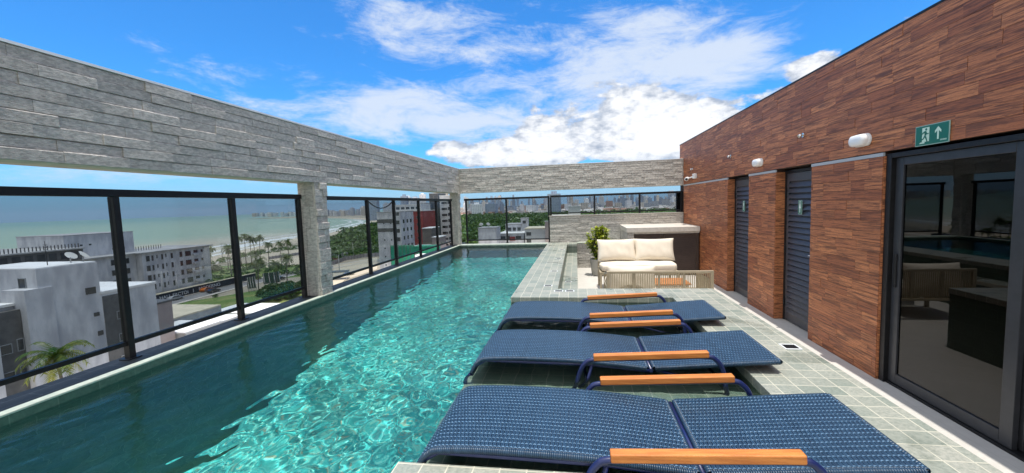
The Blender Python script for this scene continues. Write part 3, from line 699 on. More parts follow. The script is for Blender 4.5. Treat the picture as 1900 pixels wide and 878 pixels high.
for k, (a, b) in enumerate(((CX0+.16, 1.95), (1.96, 2.735))):
    d = MB(); y = CY0+.03; s_ = .07
    d.box(a, a+s_, y, y+.035, .02, CZ-.16); d.box(b-s_, b, y, y+.035, .02, CZ-.16); d.box(a+s_, b-s_, y, y+.035, .02, .02+s_); d.box(a+s_, b-s_, y, y+.035, CZ-.16-s_, CZ-.16)
    o = d.build('cupboard_door', M['brownwood'], c, bevel=.003)
    mb = MB(); n = 17; z0 = .021+s_; dz = (CZ-.162-s_-z0)/n
    for i in range(n): z = z0+i*dz; mb.hexa([(a+s_, y+.003, z), (b-s_, y+.003, z), (b-s_, y+.02, z), (a+s_, y+.02, z), (a+s_, y+.014, z+dz), (b-s_, y+.014, z+dz), (b-s_, y+.026, z+dz), (a+s_, y+.026, z+dz)])
    mb.build('louvres', M['brownwood'], o)

M['cream'] = pm('cream outdoor fabric', (.76, .69, .57), (.70, .63, .52), 5, .9, .35, 260, spec=.2, bdist=.003)
M['taupe'] = pm('taupe powder coat', (.42, .35, .24), (.36, .30, .20), 10, .45)
M['cordt'] = pm('taupe cord', (.42, .34, .21), (.50, .42, .27), 60, .7)
def pillow(w_, h_, t_, nx_=28, ny_=20, seed=0, corner=.10, pw=.42):
    rd = random.Random(seed); ph = [rd.uniform(0, 6.28) for _ in range(8)]
    mb = MB()
    for s_ in (1, -1):
        def fn(u, v, s_=s_):
            a, b = 2*u-1, 2*v-1
            e = max(0, (1-abs(a)**3.2)*(1-abs(b)**3.2))**pw
            px = a*w_/2*(1-corner*(1-a*a)*0 - .05*(1-b*b)*0); 
            x = a*w_/2*(1-.055*(1-b*b)**1.0*abs(a)); y = b*h_/2*(1-.07*(1-a*a)*abs(b))
            cr = .006*math.sin(5*a+2*b+ph[0])*math.sin(4*b+ph[1])+.0022*math.sin(17*a+ph[2]+5*b)
            ed = math.exp(-((1-abs(a))/.12))+math.exp(-((1-abs(b))/.12))
            cr += .007*ed*math.sin(40*(a if abs(b) > abs(a) else b)+ph[4])*e
            return (x, y, s_*(t_/2*e+cr*e*.8))
        mb.grid(fn, nx_, ny_, 0, True, flip=(s_ < 0))
    return mb
def place_p(mb, name, mat, parent, loc, rot):
    Mx = Matrix.Translation(loc) @ Matrix.Rotation(rot[2], 4, 'Z') @ Matrix.Rotation(rot[1], 4, 'Y') @ Matrix.Rotation(rot[0], 4, 'X')
    mb.v = [tuple(Mx @ Vector(p)) for p in mb.v]; return mb.build(name, mat, parent)
def slats(root, ax, fixed, a0, a1, z0, z1, n, thick=.007):
    mb = MB()
    for k in range(n):
        p = a0+(a1-a0)*(k+.5)/n
        if ax == 'x': mb.tube([(p, fixed, z0), (p, fixed, z1)], thick, 6, caps=False)
        else: mb.tube([(fixed, p, z0), (fixed, p, z1)], thick, 6, caps=False)
    mb.build('cord_back', M['cordt'], root)
# far sofa, facing the pool deck
s = empty('lounge_sofa', (1.15, 7.80, 0), 0, 'cream cushioned two-seat sofa facing the pool deck, in front of the counter', 'sofa')
F = MB(); hw = .73
for x in (-hw, hw-.04):
    F.box(x, x+.04, -.02, .03, 0, .40); F.box(x, x+.04, .70, .74, 0, .74); F.box(x, x+.04, .031, .699, .36, .40)
F.box(-hw+.041, hw-.041, -.02, .02, .34, .40); F.box(-hw+.041, hw-.041, .70, .74, .70, .74); F.box(-hw+.041, hw-.041, .70, .74, .36, .40); F.box(-hw+.041, hw-.041, .02, .70, .37, .395)
F.build('frame', M['taupe'], s, bevel=.004); slats(s, 'x', .72, -hw+.05, hw-.05, .40, .70, 50)
mb = MB()
def seatc(u, v):
    a, b = 2*u-1, 2*v-1; return (a*(hw-.01), .33+b*.35, .545+.018*(1-a**6)*(1-b**6)+.004*math.sin(8*a+3*b))
mb = MB(); hx, hy, hz = hw-.01, .36, .072
def sb(u, v):
    th = 2*PI*u; a = v*2-1
    cx_, sz_ = math.copysign(abs(math.cos(th))**.35, math.cos(th)), math.copysign(abs(math.sin(th))**.45, math.sin(th))
    e = max(0, 1-abs(a)**14)**.35
    return (a*hx, .33+cx_*hy*(.93+.07*e)*(e**.3 if e > 0 else 0), .475+sz_*hz*(.3+.7*e)*(1+.12*(1-a*a))+.004*math.sin(9*a)*e)
mb.grid(sb, 40, 40, 0, True); mb.build('seat_cushion', M['cream'], s)
for k, x in enumerate((-.365, .365)):
    place_p(pillow(.76, .46, .21, seed=k+3), 'back_cushion', M['cream'], s, (x, .48, .765), (R(68), 0, R(2*(1-2*k))))
# near sofa seen from behind
s2 = empty('corded_sofa', (1.185, 6.10, 0), 0, 'taupe corded-back sofa with its back to the pool deck, one cream pillow showing', 'sofa')
F = MB(); hw = .755; RZ = .705
for x in (-hw, hw-.045): F.box(x, x+.045, -.02, .025, 0, RZ); F.box(x, x+.045, .68, .72, 0, .56)
for x in (-.38, -.02, .33): F.box(x, x+.035, -.012, .018, .30, RZ-.035)
F.box(-hw+.046, hw-.046, -.02, .025, RZ-.035, RZ); F.box(-hw+.046, hw-.046, -.02, .025, .27, .30)
F.box(-hw+.046, hw-.046, .68, .72, .27, .31)
for x in (-hw, hw-.045): F.box(x, x+.045, .026, .679, .27, .31); F.hexa([(x, .026, RZ-.035), (x+.045, .026, RZ-.035), (x+.045, .70, .525), (x, .70, .525), (x, .026, RZ), (x+.045, .026, RZ), (x+.045, .70, .56), (x, .70, .56)])
for k in range(9): x = -hw+.1+k*.165; F.box(x, x+.05, .026, .679, .285, .30) if x < .0 else None
F.build('frame', M['taupe'], s2, bevel=.004)
slats(s2, 'x', .0, -hw+.05, hw-.05, .30, RZ-.03, 56); slats(s2, 'y', -hw+.02, .04, .66, .31, .56, 20, .006); slats(s2, 'y', hw-.02, .04, .66, .31, .56, 20, .006)
place_p(pillow(.72, .44, .17, seed=11), 'back_cushion', M['cream'], s2, (-.37, .15, .545), (R(76), 0, 0))
mb = MB(); hx, hy, hz = .365, .31, .07
mb.grid(lambda u, v: (lambda p: (p[0]-.36, p[1]+.03, p[2]-.10))(sb(u, v)), 32, 24, 0, True); mb.build('seat_cushion', M['cream'], s2)
F = MB()
for q in ((0, 0, 0), (.03, .0, .01)):
    F.tube([(-hw-.005+q[0], .05, .62), (-hw-.03+q[0], .03, .55), (-hw+.01+q[0], .02, .44), (-hw-.01+q[0], .0, .36)], .008, 6)
F.build('cushion_ties', M['cream'], s2)
# coffee table
t = empty('coffee_table', (1.18, 7.12, 0), 0, 'low coffee table with orange teak top and white base between the two sofas', 'table')
mb = MB()
for k in range(6): mb.box(-.66, .66, -.27+k*.09, -.27+k*.09+.086, .335, .36, rnd=k/6)
mb.build('table_top', M['teak'], t, bevel=.003)
MB().box(-.63, .63, -.24, .24, 0.0, .333).build('table_base', M['white'], t, bevel=.01)
# potted shrub
p = empty('potted_shrub', (.51, 9.72, 0), 0, 'bushy yellow-green shrub in a pale tapered pot beside the sofa', 'potted plant')
M['potc'] = pm('pale cement pot', (.42, .40, .35), (.34, .325, .29), 8, .8, .3, 50)
mb = MB().lathe([(.0, .0), (.165, 0), (.17, .01), (.215, .38), (.212, .39), (.19, .39), (.185, .33), (0, .33)], n=32); mb.build('pot', M['potc'], p)
M['bark'] = pm('brown bark', (.12, .08, .05), (.2, .14, .09), 20, .9)
mb = MB(); rd = random.Random(3)
tips = []
for k in range(105):
    a = rd.uniform(0, 6.28); zt = rd.uniform(.50, 1.16); f = (zt-.33)/.83
    rmax = .29*math.sin(PI*min(1, max(.0, (1.22-zt)/.95))**.75)*1.0
    r_ = rmax*math.sqrt(rd.random()); tx, ty = r_*math.cos(a), r_*math.sin(a)
    mb.tube([(rd.uniform(-.04, .04), rd.uniform(-.04, .04), .33), (tx*.5, ty*.5, .33+(zt-.33)*.55), (tx, ty, zt)], [.008, .006, .003], 5, caps=False); tips.append((tx, ty, zt))
mb.build('stems', M['bark'], p)
def leafmat(name, c1, c2, tr=.3):
    m, N = newmat(name); a = N.n('ShaderNodeAttribute', attribute_name='rnd').outputs['Fac']
    col = N.mix(a, c1, c2)
    pb = N.n('ShaderNodeBsdfPrincipled', {'Base Color': col, 'Roughness': .42, 'Specular IOR Level': .4}); tl = N.n('ShaderNodeBsdfTranslucent', {'Color': N.mix(1.0, col, (1.0, 1.15, .5), 'MULTIPLY')})
    out(N, N.n('ShaderNodeMixShader', {0: tr, 1: pb.outputs[0], 2: tl.outputs[0]}).outputs[0]); return m
M['shrubleaf'] = leafmat('glossy shrub leaves', (.06, .15, .015), (.66, .66, .08))
def leaf_(mb, c, d, up, L, wd, rnd):
    d = d.normalized(); s_ = d.cross(up); s_ = s_.normalized() if s_.length > 1e-4 else Vector((1, 0, 0)); n_ = s_.cross(d)
    b = len(mb.v); 
    for q in (c, c+d*L*.45+s_*wd-n_*wd*-.25, c+d*L-n_*L*.08, c+d*L*.45-s_*wd+n_*wd*.25, c+d*L*.5): mb.v.append(tuple(q))
    mb.face([b, b+1, b+4], rnd); mb.face([b+1, b+2, b+4], rnd); mb.face([b+2, b+3, b+4], rnd); mb.face([b+3, b, b+4], rnd)
mb = MB()
for (x, y, z) in tips:
    for q in range(3):
        cz = z-.055*q; cc = Vector((x*(1-.08*q), y*(1-.08*q), cz))
        for k in range(8):
            a = rd.uniform(0, 6.28); el_ = rd.uniform(-.1, 1.1)-.25*q; d = Vector((math.cos(a)*math.cos(el_), math.sin(a)*math.cos(el_), math.sin(el_)))
            leaf_(mb, cc, d, Vector((0, 0, 1)), rd.uniform(.06, .10), rd.uniform(.014, .024), min(1, max(0, rd.gauss(.55-.2*q, .28))))
mb.build('foliage', M['shrubleaf'], p)

# ================================================================== the city, beach and sea below (street level 26 m under the eye)
G = -26.0
def gp(u, v, z=G): p = at(u, v, z=z); return (p.x, p.y)
def sheet(name, poly, z, mat, kind='structure', label=None):
    mb = MB(); b = 0; mb.v = [(x, y, z) for x, y in poly]; mb.face(list(range(len(poly))))
    o = mb.build(name, mat); tag(o, kind=kind, label=label)
    me = o.data
    if me.polygons[0].normal.z < 0: me.flip_normals()
    return o
m, N = newmat('sea water')
co = N.n('ShaderNodeTexCoord').outputs['Object']
dist = N.n('ShaderNodeVectorMath', {0: co}, operation='LENGTH').outputs['Value']
nn = N.noise(N.map(co, (1, .35, 1), rot=(0, 0, R(35))), .004, 6, .6)
d2 = N.math('ADD', dist, N.math('MULTIPLY', N.math('SUBTRACT', nn, .5), 900))
col = N.mix(N.mr(d2, 380, 760, 0, 1), (.46, .42, .31), (.30, .385, .28))
col = N.mix(N.mr(d2, 900, 3800, 0, 1), col, (.20, .315, .255))
wn = N.noise(N.map(co, (1, 1, 1)), .05, 10, .75)
col = N.mix(N.mr(wn, .66, .72, 0, .35), col, (.5, .52, .48))
nb = N.n('ShaderNodeBump', {'Strength': .7, 'Distance': 1.2, 'Height': N.noise(N.map(co, (1, 2.2, 1), rot=(0, 0, R(-50))), .22, 7, .7)}).outputs[0]
out(N, N.n('ShaderNodeBsdfPrincipled', {'Base Color': col, 'Roughness': .45, 'Normal': nb, 'IOR': 1.33, 'Specular IOR Level': .3}).outputs[0]); M['sea'] = m
sheet('sea', [(8600*math.cos(a*PI/48), 8600*math.sin(a*PI/48)) for a in range(96)], G-.5, M['sea'])
M['earth'] = pm('pale dusty ground', (.33, .28, .21), (.24, .22, .16), .06, .95, detail=8)
M['sand'] = pm('beach sand', (.52, .45, .33), (.42, .36, .27), .05, .95)
M['foam'] = pm('sea foam', (.75, .76, .74), (.6, .62, .6), .4, .8)
M['grass'] = pm('rough green grass', (.085, .15, .03), (.18, .20, .06), .12, .95, detail=9, lo=.4, hi=.62)
M['asphalt'] = pm('worn asphalt', (.20, .195, .19), (.15, .15, .15), .3, .9, detail=8)
M['paving'] = pm('pale pavement', (.48, .44, .38), (.4, .37, .32), .4, .9)
shore_px = [(300, 492), (394, 475.5), (425, 469), (480, 457), (520, 448), (553, 441.5), (615, 431.5), (650, 422.5), (675, 415.5), (688, 411.5), (684, 408.6), (660, 406.6), (628, 405.2), (590, 404.6), (552, 404.6), (500, 405.6), (462, 406.2)]
shore = [(-420, -500), (-345, 60)] + [gp(*p) for p in shore_px]
tip = shore[-1]
land = shore + [(tip[0]-60, tip[1]+160), (tip[0]+300, tip[1]+900), (-800, 4200), (-900, 8300), (3500, 7900), (8000, 3000), (6000, -3000), (-420, -3000)]
mb = MB(); mb.prism(land, G-3, G); o = mb.build('ground', M['earth']); tag(o, kind='structure')
def strip(name, pts, w0, w1, z, mat, wob=0, seed=1, kind='structure'):
    rd = random.Random(seed); mb = MB(); P_ = []
    for i in range(len(pts)-1):
        (x0, y0), (x1, y1) = pts[i], pts[i+1]; L = math.hypot(x1-x0, y1-y0); n = max(1, int(L/9))
        for k in range(n): P_.append((x0+(x1-x0)*k/n, y0+(y1-y0)*k/n))
    P_.append(pts[-1])
    for i, (x, y) in enumerate(P_):
        a = P_[max(i-1, 0)]; c = P_[min(i+1, len(P_)-1)]; tx, ty = c[0]-a[0], c[1]-a[1]; L = math.hypot(tx, ty) or 1; nx_, ny_ = ty/L, -tx/L
        o0 = w0+rd.uniform(-wob, wob); o1 = w1+rd.uniform(-wob, wob); mb.v += [(x+nx_*o0, y+ny_*o0, z), (x+nx_*o1, y+ny_*o1, z)]
    for i in range(len(P_)-1): mb.face([2*i, 2*i+1, 2*i+3, 2*i+2])
    o = mb.build(name, mat); tag(o, kind=kind)
    if o.data.polygons[0].normal.z < 0: o.data.flip_normals()
    return o
near_shore = shore[1:14]
strip('beach_sand', shore[1:12], 0, 24, G+.05, M['sand'], 2)
strip('beach_sand', shore[11:18], 0, 40, G+.05, M['sand'], 3)
strip('surf_foam', near_shore, -7, .5, G-.35, M['foam'], 1.6, 3); strip('surf_foam', near_shore, -24, -15, G-.42, M['foam'], 4.5, 5); strip('surf_foam', near_shore, -44, -39, G-.42, M['foam'], 4.5, 8)
sheet('grass_verge', [gp(*p) for p in ((372, 500), (470, 487), (570, 492), (575, 512), (470, 522), (392, 532))], G+.06, M['grass'], 'stuff', 'rough green grass between the street and the palms')
sheet('grass_plot', [gp(*p) for p in ((300, 566), (335, 562), (420, 549), (470, 540), (580, 524), (600, 560), (440, 640), (300, 640))], G+.06, M['grass'], 'stuff', 'green and brown grass plot on the near side of the street')
sheet('sandy_lot', [gp(*p) for p in ((478, 470), (560, 462), (562, 490), (495, 497))], G+.10, M['sand'])
road = [(-131, 40), (-128.6, 108), (-129.2, 136), (-126, 160), (-112, 196), (-60, 240), (40, 270)]
strip('street', road, -3.4, 3.4, G+.09, M['asphalt']); strip('pavement', road, -5.9, -3.6, G+.2, M['paving']); strip('pavement', road, 3.6, 5.2, G+.2, M['paving'])
strip('beach_promenade', [gp(360, 497), gp(440, 480), gp(500, 466), gp(556, 459), gp(600, 452)], -4, 4, G+.12, M['paving'])
sheet('building_lot', [gp(*p) for p in ((618, 492), (700, 478), (700, 500), (640, 520), (618, 540))], G+.10, M['sand'])

# ---- buildings
M['glassdark'] = pm('dark window glass', (.03, .035, .04), (.06, .065, .07), .5, .12, spec=.8)
M['wgrey'] = pm('weathered light grey render', (.62, .62, .63), (.42, .42, .44), .5, .9, .4, 6, detail=12, stretch=(1, 1, .35), bdist=.03)
M['wwhite'] = pm('white render', (.66, .65, .63), (.56, .56, .55), .3, .85, detail=10)
M['wdark'] = pm('dark grey tiles', (.09, .088, .085), (.13, .125, .12), .8, .6, detail=6)
M['wred'] = pm('brick red render', (.30, .045, .045), (.25, .04, .04), .5, .8)
M['wbrown'] = pm('brown grey render', (.19, .165, .15), (.15, .13, .12), .5, .85)
M['wpink'] = pm('pale pinkish render', (.44, .36, .33), (.38, .31, .29), .5, .85)
M['wcream'] = pm('cream render', (.62, .55, .40), (.52, .46, .34), .5, .85)
M['roofw'] = pm('bright white roof', (.78, .77, .75), (.66, .65, .63), .4, .8)
M['roofg'] = pm('grey flat roof', (.40, .39, .38), (.28, .28, .28), .25, .9, detail=8)
M['solar'] = pm('blue solar panel', (.015, .03, .09), (.02, .04, .12), 2, .15, spec=.8)
M['netgreen'] = pm('green safety netting', (.015, .22, .12), (.03, .32, .19), .8, .8, stretch=(1, 1, .3))
M['winfr'] = pm('grey window frame', (.24, .25, .26), None, 5, .5)
def win(parent, face, pos, s0, s1, z0, z1, framed=True, mat=None):
    e = .05
    mb = MB()
    if framed:
        f = .07
        for (a, b, c, d) in ((s0, s1, z0, z0+f), (s0, s1, z1-f, z1), (s0, s0+f, z0+f, z1-f), (s1-f, s1, z0+f, z1-f)):
            if face == '+x': mb.box(pos+.003, pos+.09, a, b, c, d)
            else: mb.box(a, b, pos-.09, pos-.003, c, d)
        o = mb.build('window', M['winfr'], parent); mb = MB()
        if face == '+x': mb.box(pos+.003, pos+.04, s0+f+.002, s1-f-.002, z0+f+.002, z1-f-.002)
        else: mb.box(s0+f+.002, s1-f-.002, pos-.04, pos-.003, z0+f+.002, z1-f-.002)
        mb.build('pane', M['glassdark'], o)
    else:
        if face == '+x': mb.box(pos+.003, pos+.06, s0, s1, z0, z1)
        else: mb.box(s0, s1, pos-.06, pos-.003, z0, z1)
        mb.build('window', mat or M['glassdark'], parent)
def roofslab(parent, x0, x1, y0, y1, z, mat, ov=.25, h=.3, name='roof'):
    return MB().box(x0-ov, x1+ov, y0-ov, y1+ov, z+.004, z+h).build(name, mat, parent)
def dish(loc, r, az_, lb, grp):
    t = empty('satellite_dish', loc, az_, lb, 'satellite dish', grp)
    MB().tube([(0, 0, 0), (0, 0, r*1.1)], .06, 8).build('mast', M['roofg'], t)
    mb = MB().lathe([(0, 0), (r*.35, r*.04), (r*.7, r*.16), (r, r*.34), (r*1.01, r*.36), (r*.7, r*.20), (r*.3, r*.07), (0, .04)], n=24)
    Mx = Matrix.Translation((0, 0, r*1.25)) @ Matrix.Rotation(R(48), 4, 'X'); mb.v = [tuple(Mx @ Vector(p)) for p in mb.v]; mb.build('reflector', M['white'], t)
    MB().tube([tuple(Mx @ Vector((r*.7, 0, r*.17))), tuple(Mx @ Vector((0, 0, r*.8))), tuple(Mx @ Vector((-r*.7, 0, r*.17)))], .03, 6).build('feed_arm', M['roofg'], t)
# A: near grey apartment building with blank gable walls
a = empty('apartment_building', (0, 0, 0), 0, 'nearest pale grey apartment building with blank wall and two small windows', 'building')
XA = -62.0
mb = MB()
mb.box(-72, XA, 39.15, 50.9, G, -8.25)                       # right wing
mb.box(-73, XA-.004, 37.9, 44.0, -8.24, -4.0)                # upper block
mb.box(-80, XA-1.6, 20, 37.85, G, -8.0)                      # left wing (recessed)
mb.box(XA-1.595, XA+.1, 20, 34.2, G, -7.9); mb.box(XA-3, XA+.2, 36.6, 39.1, G, -6.2)
mb.build('wall', M['wgrey'], a)
roofslab(a, -72, XA, 39.15+4.9, 50.9, -8.25, M['roofw'], .15); roofslab(a, -73, XA-.2, 38, 43.9, -3.99, M['roofw'], .05, .12)
roofslab(a, -80, XA-1.4, 20, 36.5, -7.9, M['roofw'], .1)
MB().box(XA-1.59, XA-.6, 34.25, 36.55, G, -8.3).build('tiled_panel', M['wdark'], a); MB().box(XA+.004, XA+.05, 44.1, 46.6, G, -8.6).build('tiled_panel', M['wdark'], a)
for k in range(5):
    z = -13.0-k*3.1; win(a, '+x', XA-.6, 34.5, 35.5, z, z+1.1); win(a, '+x', XA-.6, 35.9, 36.5, z, z+1.4); win(a, '+x', XA+.05, 45.5, 46.4, z+.9, z+2.0)
win(a, '+x', XA-.004, 42.4, 43.5, -8.0, -7.15, False); win(a, '+x', XA+.0, 43.0, 43.6, -11.0, -10.5, False); win(a, '+x', XA+.0, 43.2, 43.8, -13.6, -13.0, False)
win(a, '-y', 37.9, -64.6, -63.5, -6.2, -5.0)
mb = MB()
for k in range(4): mb.box(-79, XA-3.0, 24+k*3.0, 26.6+k*3.0, -7.45, -7.38)
mb.build('solar_panels', M['solar'], a)
mb = MB()
for k in range(9): mb.box(-69.2, -68.7, 37.45, 37.85, -8-.4+k*.45, -7.95-.4+k*.45+.05)
for yy in (37.42, 37.83): mb.box(-69.24, -69.15, yy, yy+.05, -8.5, -4.3)
mb.build('access_ladder', M['roofw'], a)
dish((-64, 42.6, -3.87), .62, R(200), 'left white satellite dish on the nearest grey roof', None); dish((-63.6, 44.0-.35, -3.87), .62, R(170), 'right white satellite dish on the nearest grey roof', None)
t = empty('radio_mast', (-64.5, 40.6, -3.87), 0, 'thin radio mast on the nearest grey building roof', 'antenna')
MB().tube([(0, 0, 0), (0, 0, 3.0)], [.05, .03], 6).build('pole', M['black'], t)
mb = MB(); [mb.tube([(-.3, 0, 1.9+.3*k), (.3, 0, 1.9+.3*k)], .025, 5) for k in range(3)]; mb.build('aerial', M['black'], t)
# B: long four storey seaside building
b = empty('apartment_building', (0, 0, 0), 0, 'long four-storey grey seaside building with overhanging flat roof', 'building')
mb = MB(); mb.box(-170, -150, 119.8, 146.0, G, -11.3); mb.box(-176, -152.5, 84, 119.75, G, -11.3); mb.box(-176, -158, 104, 124, -11.29, -3.6); mb.build('wall', M['wgrey'], b)
MB().box(-171, -149.0, 118.6, 147.0, -11.25, -10.85).build('roof', M['roofg'], b); MB().box(-177, -151.4, 83, 118.55, -11.25, -10.9).build('roof', M['roofg'], b)
roofslab(b, -176, -158, 104, 124, -3.6, M['roofg'], .1, .15)
for k in range(4):
    z = -25.2+k*3.45+.6
    for y, wd in ((121.0, 1.3), (122.9, .7), (124.6, .45), (126.3, .7), (127.8, .45), (129.8, .8), (133.2, 1.1), (135.4, 2.4), (138.9, 1.8), (142.0, .9)): win(b, '+x', -150, y, y+wd, z+(.7 if wd < .5 else 0)+(.9 if y == 142.0 or y == 138.9 else 0), z+2.0)
    for y in (88, 94, 100, 106, 112, 116): win(b, '+x', -152.5, y, y+1.6, z, z+1.9)
    MB().box(-149.996, -149.2, 138.4, 141.2, z-.1, z+.75).build('balcony', M['wgrey'], b)
for y in (108, 110.4): win(b, '+x', -158, y, y+.7, -7.2, -6.7, False)
for y in (117, 120): win(b, '+x', -158, y, y+.9, -9.4, -8.8, False)
for x_ in ((-176, 84, -11+.1, 36, .9), (-166, 125, -10.85, 12, 1.3)):
    mb = MB()
    for k in range(x_[3]//1 if x_[3] > 20 else 12): y = x_[1]+k*(.58 if x_[3] > 20 else .9); mb.box(x_[0]+6, x_[0]+6.14, y, y+.14, x_[2], x_[2]+1.5)
    mb.build('pergola_posts', M['wdark'], b)
# left roof with posts (in front of the sea)
d = empty('hotel_building', (0, 0, 0), 0, 'low dark-roofed building with a row of roof posts, left of the long seaside building', 'building')
p0 = at(50, 458, x=-150); p1 = at(188, 446, x=-150)
mb = MB(); mb.box(-185, -150.6, 84, 103.6, -10.85, -7.6); mb.build('wall', M['wdark'], d)
MB().box(-186, -150, 83.4, 103.8, -7.59, -7.2).build('roof', M['roofg'], d)
mb = MB()
for k in range(24): y = 84.5+k*.82; mb.box(-152, -151.8, y, y+.18, -7.19, -5.9)
mb.build('roof_posts', M['wdark'], d)
for k in range(7): win(d, '+x', -150.6, 85+k*2.6, 86.7+k*2.6, -10.2, -8.2, False)
# white house far left edge
e = empty('white_house', (0, 0, 0), 0, 'plain white house with cream terrace at the far left edge', 'building')
MB().box(-130, -105, 50, 62, G, -12.6).build('wall', M['wwhite'], e); roofslab(e, -130, -105, 50, 62, -12.6, M['roofw'], .2)
for k in range(3): win(e, '+x', -105, 52+k*3.4, 53.6+k*3.4, -15.6, -14.2)
MB().box(-104.9, -84, 44, 60, G, -17.0).build('terrace', M['wcream'], e)
# small blocks below
def block(name, lb, cat, x0, x1, y0, y1, z0, z1, wm, rm, wins=(), ov=.15, grp=None, framed=False):
    t = empty(name, ((x0+x1)/2, (y0+y1)/2, z0), 0, lb, cat, grp); X_, Y_, Z_ = t.location
    def L(o): o.location = (-X_, -Y_, -Z_); return o
    L(MB().box(x0, x1, y0, y1, z0, z1).build('wall', wm, t)); L(roofslab(t, x0, x1, y0, y1, z1, rm, ov))
    n0 = len(t.children)
    for (f, s0, s1, a_, b_) in wins: win(t, f, x1 if f == '+x' else y0, s0, s1, a_, b_, framed)
    for ch in t.children[n0:] if n0 else []:
        ch.location = (-X_, -Y_, -Z_)
    for ch in t.children:
        if ch.name.startswith('window'): ch.location = (-X_, -Y_, -Z_)
    return t
def fw(face, s0, s1, n, z0, zstep, nf, w_=1.2, h_=1.3):
    L = (s1-s0)/n; return [(face, s0+L*(k+.5)-w_/2, s0+L*(k+.5)+w_/2, z0+f*zstep, z0+f*zstep+h_) for f in range(nf) for k in range(n)]
q0 = at(288, 566, x=-70); q1 = at(319, 561, x=-70)
block('plaster_outbuilding', 'tall narrow pinkish outbuilding with a dark roof edge', 'building', -76, -70, q0.y, q1.y, G, q0.z, M['wpink'], M['wdark'])
q0 = at(321, 587, x=-78); q1 = at(410, 566, x=-78)
t = block('concrete_building', 'low stained concrete building with beige roof terrace', 'building', -92, -78, q0.y, q1.y, G, min(q0.z, q1.z)-.2, M['roofg'], M['wcream'], [('+x', q0.y+1+k*1.1, q0.y+1.4+k*1.1, -18.2-.0*k-2.2, -19.8) for k in range(7)], .0)
for k, (u0, v0, u1, v1, mt, lb) in enumerate(((355, 612, 400, 600, 'roofw', 'bright white flat roof just below the left railing'), (405, 600, 440, 588, 'wwhite', 'white walled low house below the railing'), (455, 578, 520, 566, 'roofw', 'small white roofed shed beside the street corner'))):
    q0 = at(u0, v0, z=-19+k*-1.5); q1 = at(u1, v1, z=-19+k*-1.5)
    block('flat_roof_house', lb, 'building', min(q0.x, q1.x)-8, max(q0.x, q1.x), min(q0.y, q1.y)-2, max(q0.y, q1.y)+1, G, -19-k*1.5-.1, M['wwhite'], M[mt])
q0 = at(700, 393, y=140)
tw = block('grey_tower', 'slim grey apartment tower with two dark bands near the top', 'building', -72.6, -63.6, 140, 152, G, .2, M['wgrey'], M['roofg'],
      fw('-y', -71.5, -66, 2, -22.5, 3.1, 7, .5, .5)+[('-y', -65.4, -64.0, -22.8+k*3.1, -21.4+k*3.1) for k in range(8)]+fw('+x', 141, 151, 3, -22.5, 3.1, 7, 1.3, 1.3))
mb = MB()
for z in (-6.9, -3.6): mb.box(-72.66, -65.6, 139.93, 139.99, z, z+1.35)
o = mb.build('dark_band', M['wdark'], tw); o.location = tuple(-c for c in tw.location)
block('red_building', 'brick-red apartment building with a white top storey', 'building', -92, -75.5, 192, 210, G, .0-.2, M['wred'], M['wwhite'], fw('-y', -88, -76.5, 4, -17.5, 3.4, 5, 1.5, 1.3), .1, framed=True)
block('white_penthouse', 'white top storey standing on the brick-red building', 'building', -91, -76.5, 193, 206, .12, 3.0, M['wwhite'], M['roofw'], fw('-y', -90, -77, 5, .9, 3, 1, 1.9, 1.2), .1)
block('balcony_building', 'light grey building with dark balcony strips right of the red building', 'building', at(781, 400, y=228).x, at(801, 400, y=228).x, 228, 245, G, 4.0, M['wgrey'], M['roofw'], [('-y', at(783, 400, y=228).x, at(797, 400, y=228).x, -20+k*3.4, -18.9+k*3.4) for k in range(7)])
block('dark_tower', 'dark glazed tower rising above the top rail near the corner column', 'building', at(798, 400, y=222).x, at(814, 400, y=222).x, 222, 236, G, 9.2, M['wdark'], M['roofg'], [('-y', at(800, 400, y=222).x, at(805, 400, y=222).x, -16+k*4.2, -13+k*4.2) for k in range(6)]+[('-y', at(807, 400, y=222).x, at(812, 400, y=222).x, -16+k*4.2, -13+k*4.2) for k in range(6)])
block('balcony_building', 'tall pale building with stacked balconies beside the corner column', 'building', at(817, 400, y=215).x, at(836, 400, y=215).x, 215, 228, G, 7.5, M['wwhite'], M['roofw'], [('-y', at(820, 400, y=215).x, at(830, 400, y=215).x, -20+k*3.3, -18.8+k*3.3) for k in range(8)]+[('-y', at(831.5, 400, y=215).x, at(835, 400, y=215).x, -20+k*3.3, -18.4+k*3.3) for k in range(8)])
block('brown_building', 'plain brown-grey building in front of the dark tower', 'building', at(783, 420, y=175).x, at(800, 420, y=175).x, 175, 186, G, -8, M['wbrown'], M['roofw'])
block('brick_block', 'small brown brick block with a white parapet near the corner column', 'building', at(801, 430, y=160).x, at(815, 430, y=160).x, 160, 168, G, -11, M['wpink'], M['roofw'])
block('terraced_house', 'stepped grey-brown house in front of the red building', 'building', at(757, 440, y=140).x, at(782, 440, y=140).x, 140, 150, G, -13.0, M['wbrown'], M['roofg'], fw('-y', at(759, 440, y=140).x, at(780, 440, y=140).x, 4, -21, 3, 1))
block('pale_roofed_house', 'wide low white house with plain roof behind the green netting', 'building', at(745, 460, y=118).x, at(840, 460, y=118).x, 122, 134, G, -14.5, M['wwhite'], M['roofw'], fw('-y', at(760, 460, y=118).x, at(830, 460, y=118).x, 5, -18, 3, 1))
nb_ = empty('scaffold_netting', (0, 0, 0), 0, 'green construction netting wrapped round a low building in front of the grey tower', 'netting')
n0 = at(724, 452, y=118); n1 = at(768, 452, y=118)
mb = MB(); mb.box(n0.x, n1.x, 118, 118.3, G, n0.z-.6); mb.box(n1.x, n1.x+7, 117.5, 122, n0.z-3.2, n0.z-1.0); mb.build('net_sheet', M['netgreen'], nb_)
